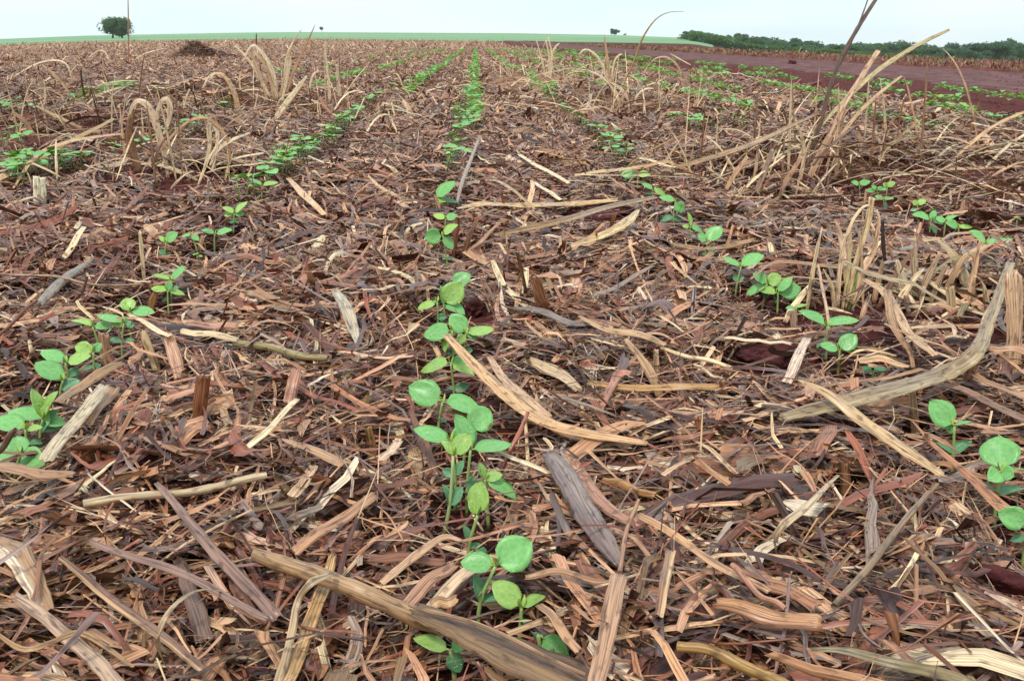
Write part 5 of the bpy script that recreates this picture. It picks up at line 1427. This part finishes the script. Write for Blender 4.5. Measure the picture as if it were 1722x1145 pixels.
# ------------------------------------------------------------------ the mulch itself, laid round everything that stands out of it
bpy.context.view_layer.update()
MW, MH = 861, 573
near_d = np.full((MH, MW), -1.0)             # how far the thing seen in each direction is
far_d = np.full((MH, MW), 1e9)
for ob in list(C.objects):
    if ob.type != 'MESH' or ob.get('kind'): continue
    nm = ob.name.split('.')[0]
    if nm in ('crown', 'trunk', 'water_drops', 'heap'): continue
    me = ob.data; co = np.empty(len(me.vertices) * 3, np.float32); me.vertices.foreach_get('co', co); co = co.reshape(-1, 3)
    M4 = np.array(ob.matrix_world); wv = co @ M4[:3, :3].T + M4[:3, 3]
    ed = np.empty(len(me.edges) * 2, np.int32); me.edges.foreach_get('vertices', ed); ed = ed.reshape(-1, 2)
    wv = np.concatenate([wv, (wv[ed[:, 0]] + wv[ed[:, 1]]) / 2])
    dz = wv[:, 2] - EYE; dep = wv[:, 1] * math.cos(TH) - dz * math.sin(TH); upc = wv[:, 1] * math.sin(TH) + dz * math.cos(TH)
    ok = dep > .1; dep = dep[ok]
    u = ((861 + F * wv[ok, 0] / dep) / 2).astype(int); v = ((572.5 - F * upc[ok] / dep) / 2).astype(int)
    for du in (-1, 0, 1):
        for dv in (-1, 0, 1):
            k = (u + du >= 0) & (u + du < MW) & (v + dv >= 0) & (v + dv < MH)
            np.maximum.at(near_d, (v[k] + dv, u[k] + du), dep[k])


near_big = near_d.copy()
for _ in range(5):
    q = near_big.copy()
    for a_, b_ in ((1, 0), (-1, 0), (0, 1), (0, -1)):
        q = np.maximum(q, np.roll(near_big, (a_, b_), (0, 1)))
    near_big = q


def clear_view(batch, per, keep=.10):
    V, Fc, U, Cc = batch
    N = len(V) // per
    dz = V[:, 2] - EYE; dep = np.maximum(V[:, 1] * math.cos(TH) - dz * math.sin(TH), .05)
    u = np.clip((861 + F * V[:, 0] / dep) / 2, 0, MW - 1).astype(int)
    v = np.clip((572.5 - F * (V[:, 1] * math.sin(TH) + dz * math.cos(TH)) / dep) / 2, 0, MH - 1).astype(int)
    d = (near_big if per >= 28 else near_d)[v, u]
    hit = (d > 0) & (dep < d + .004) & (dep > np.maximum(d * .80 - .05, d - .45))
    bad = hit.reshape(N, per).any(1) & (rng.random(N) > keep)
    good = np.nonzero(~bad)[0]
    idx = (good[:, None] * per + np.arange(per)[None]).ravel()
    nf = len(Fc) // N
    base = Fc[:nf]
    F2_ = (base[None] + (np.arange(len(good)) * per)[:, None, None]).reshape(-1, 4)
    return V[idx], F2_, U[idx], Cc[idx]


def thatch(px, py, n, rx, ry, L_, w, hgt, pal, lat=.5):
    g = G(px, py)
    x = g.x + rng.standard_normal(n) * rx; y = g.y + rng.standard_normal(n) * ry
    z = ground(x, y) + .01 + hgt * rng.random(n) ** 1.5
    Ls = L_ * np.exp(rng.standard_normal(n) * .4)
    c = np.array(pal)[rng.integers(0, len(pal), n)] * (.55 + .5 * rng.random((n, 1)))
    b_ = strips(x, y, z, rng.standard_normal(n) * lat, Ls, w * np.exp(rng.standard_normal(n) * .35), rng.standard_normal(n) * .28, rng.standard_normal(n) * .5,
                np.abs(rng.standard_normal(n)) * .6, rng.standard_normal(n) * .5, 7, 2, c)
    return clear_view(b_, 24, .12)


def MB_(n, y0, y1, power, L_, w, thick, seg, cols, pitch=.12, keep=.03, **k):
    return clear_view(mulch_batch(int(n), y0, y1, power, L_, w, thick, seg, cols, pitch, **k), (seg + 1) * (cols + 1), keep)


near = [
    thatch(1600, 505, 240, .10, .09, .10, .0075, .03, [PALE, TAN, GREY, OLIVE], .8),
    thatch(1650, 640, 130, .09, .06, .16, .0045, .02, [TAN, BROWN, PURP], .25),
    MB_(62000, .45, 1.75, .9, .028, .0013, .020, 3, 1, .28),
    MB_(42000, .45, 1.75, .9, .054, .0027, .034, 4, 2, .22),
    MB_(14000, .45, 1.75, .9, .080, .0060, .040, 6, 3, .20),
    MB_(900, .45, 1.75, .9, .080, .0100, .032, 6, 4, .15, lift=.004),
    MB_(5200, .45, 1.75, .9, .10, .0011, .036, 7, 1, .18, lift=.006),
]
J = join(near)
tag(mesh_obj('straw_mulch', J[0], J[1], STRAW, uvs=J[2], cols=J[3]), 'loose brown and tan cane straw shreds covering the ground in the foreground', 'straw mulch', kind='stuff')
mid = [
    MB_(80000, 1.6, 4.6, 1.2, .046, .0023, .024, 3, 1, .22),
    MB_(54000, 1.6, 4.6, 1.2, .078, .0045, .034, 4, 1, .18, upright=.001),
    MB_(13000, 1.6, 4.6, 1.2, .085, .0078, .036, 5, 2, .16, upright=.002),
    MB_(5000, 1.6, 4.6, 1.2, .12, .0024, .05, 7, 1, .15, upright=.003),
    thatch(1330, 300, 420, .22, .16, .17, .0052, .07, [PALE, TAN, OCHRE, BROWN], .45),
    thatch(1600, 305, 620, .40, .16, .20, .0048, .08, [PALE, TAN, OLIVE, BROWN, BRIGHT], .3),
    thatch(1150, 285, 140, .22, .08, .18, .0060, .03, [PALE, TAN, OCHRE], .35),
    thatch(290, 285, 260, .16, .12, .15, .0046, .04, [PALE, TAN, BROWN], .6),
]
J = join(mid)
tag(mesh_obj('straw_mulch', J[0], J[1], STRAW, uvs=J[2], cols=J[3]), 'layer of cane straw between the seedling rows in the middle distance', 'straw mulch', kind='stuff')
farm = [
    thatch(470, 190, 620, .42, .35, .20, .0055, .08, [PALE, TAN, BRIGHT, BROWN], .9),
    thatch(95, 215, 620, .45, .32, .20, .0055, .10, [PALE, TAN, BROWN, DARK, OLIVE], .8),
    thatch(930, 140, 460, .40, .9, .20, .007, .10, [PALE, BRIGHT, TAN], 1.2),
    thatch(1045, 188, 360, .32, .3, .18, .0055, .06, [PALE, TAN, BRIGHT], .9),
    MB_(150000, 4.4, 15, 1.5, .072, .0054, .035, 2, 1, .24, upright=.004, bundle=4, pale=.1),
    MB_(34000, 4.4, 15, 1.5, .10, .0105, .045, 4, 1, .2, upright=.003, bundle=4),
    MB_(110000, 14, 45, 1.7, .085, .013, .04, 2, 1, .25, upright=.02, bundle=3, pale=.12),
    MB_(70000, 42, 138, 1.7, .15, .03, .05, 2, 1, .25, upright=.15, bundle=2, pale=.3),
]
J = join(farm)
tag(mesh_obj('straw_mulch', J[0], J[1], STRAW, uvs=J[2], cols=J[3]), 'distant straw covered field reaching back to the green crop', 'straw mulch', kind='stuff')

# the largest loose pieces, each by itself
sb = clear_view(mulch_batch(420, .5, 1.5, .9, .085, .0090, .010, 7, 4, .10, bundle=1, lift=.030), 40, .0)
npc = min(175, len(sb[0]) // 40)
fbase = sb[1][:28]
for i in range(npc):
    V = sb[0][i * 40:(i + 1) * 40]; U = sb[2][i * 40:(i + 1) * 40]; Cc = sb[3][i * 40:(i + 1) * 40]
    o = mesh_obj('straw_piece', V, fbase.copy(), STRAW, uvs=U, cols=Cc)
    m_ = V.mean(0); c = Cc[0]; lum = c.mean(); ln = np.linalg.norm(V[0] - V[-1]); wd = np.linalg.norm(V[17] - V[19]) * 2
    cn = 'grey brown' if c[0] < c[2] * 1.7 else 'pale tan' if lum > .36 else 'tan' if lum > .22 else 'reddish brown' if c[0] > 2.1 * c[1] else 'brown' if lum > .12 else 'dark brown'
    sh = 'long flat' if ln > .10 else 'short wide' if wd > .014 else 'narrow' if wd < .008 else 'flat'
    xr = m_[0] - SLOPE * m_[1]
    wh = 'left of left row' if xr < -.45 else 'between left and middle rows' if xr < -.02 else 'between middle and right rows' if xr < .42 else 'right of right row'
    dp = 'at photo bottom' if m_[1] < .72 else 'in foreground' if m_[1] < .95 else 'just behind foreground' if m_[1] < 1.2 else 'near photo centre height'
    tag(o, '%s %s straw piece %s, %s' % (cn, sh, wh, dp), 'straw', 'loose straw pieces lying on the mulch')


# ------------------------------------------------------------------ damp air
hz_v = [(x, y, z) for x in (-1650, 1650) for y in (-700, 1650) for z in (-90, 12)]
hz_f = [(0, 1, 3, 2), (4, 6, 7, 5), (0, 4, 5, 1), (2, 3, 7, 6), (0, 2, 6, 4), (1, 5, 7, 3)]
hm = bpy.data.materials.new('damp_air'); hm.use_nodes = True
hm.node_tree.nodes.clear()
ho = hm.node_tree.nodes.new('ShaderNodeOutputMaterial'); hv = hm.node_tree.nodes.new('ShaderNodeVolumePrincipled')
hv.inputs['Color'].default_value = (.93, .98, 1.0, 1); hv.inputs['Density'].default_value = .00017
hm.node_tree.links.new(hv.outputs[0], ho.inputs['Volume'])
tag(mesh_obj('haze', hz_v, hz_f, hm, smooth=False), 'thin pale damp air over the whole field', 'haze', kind='stuff')
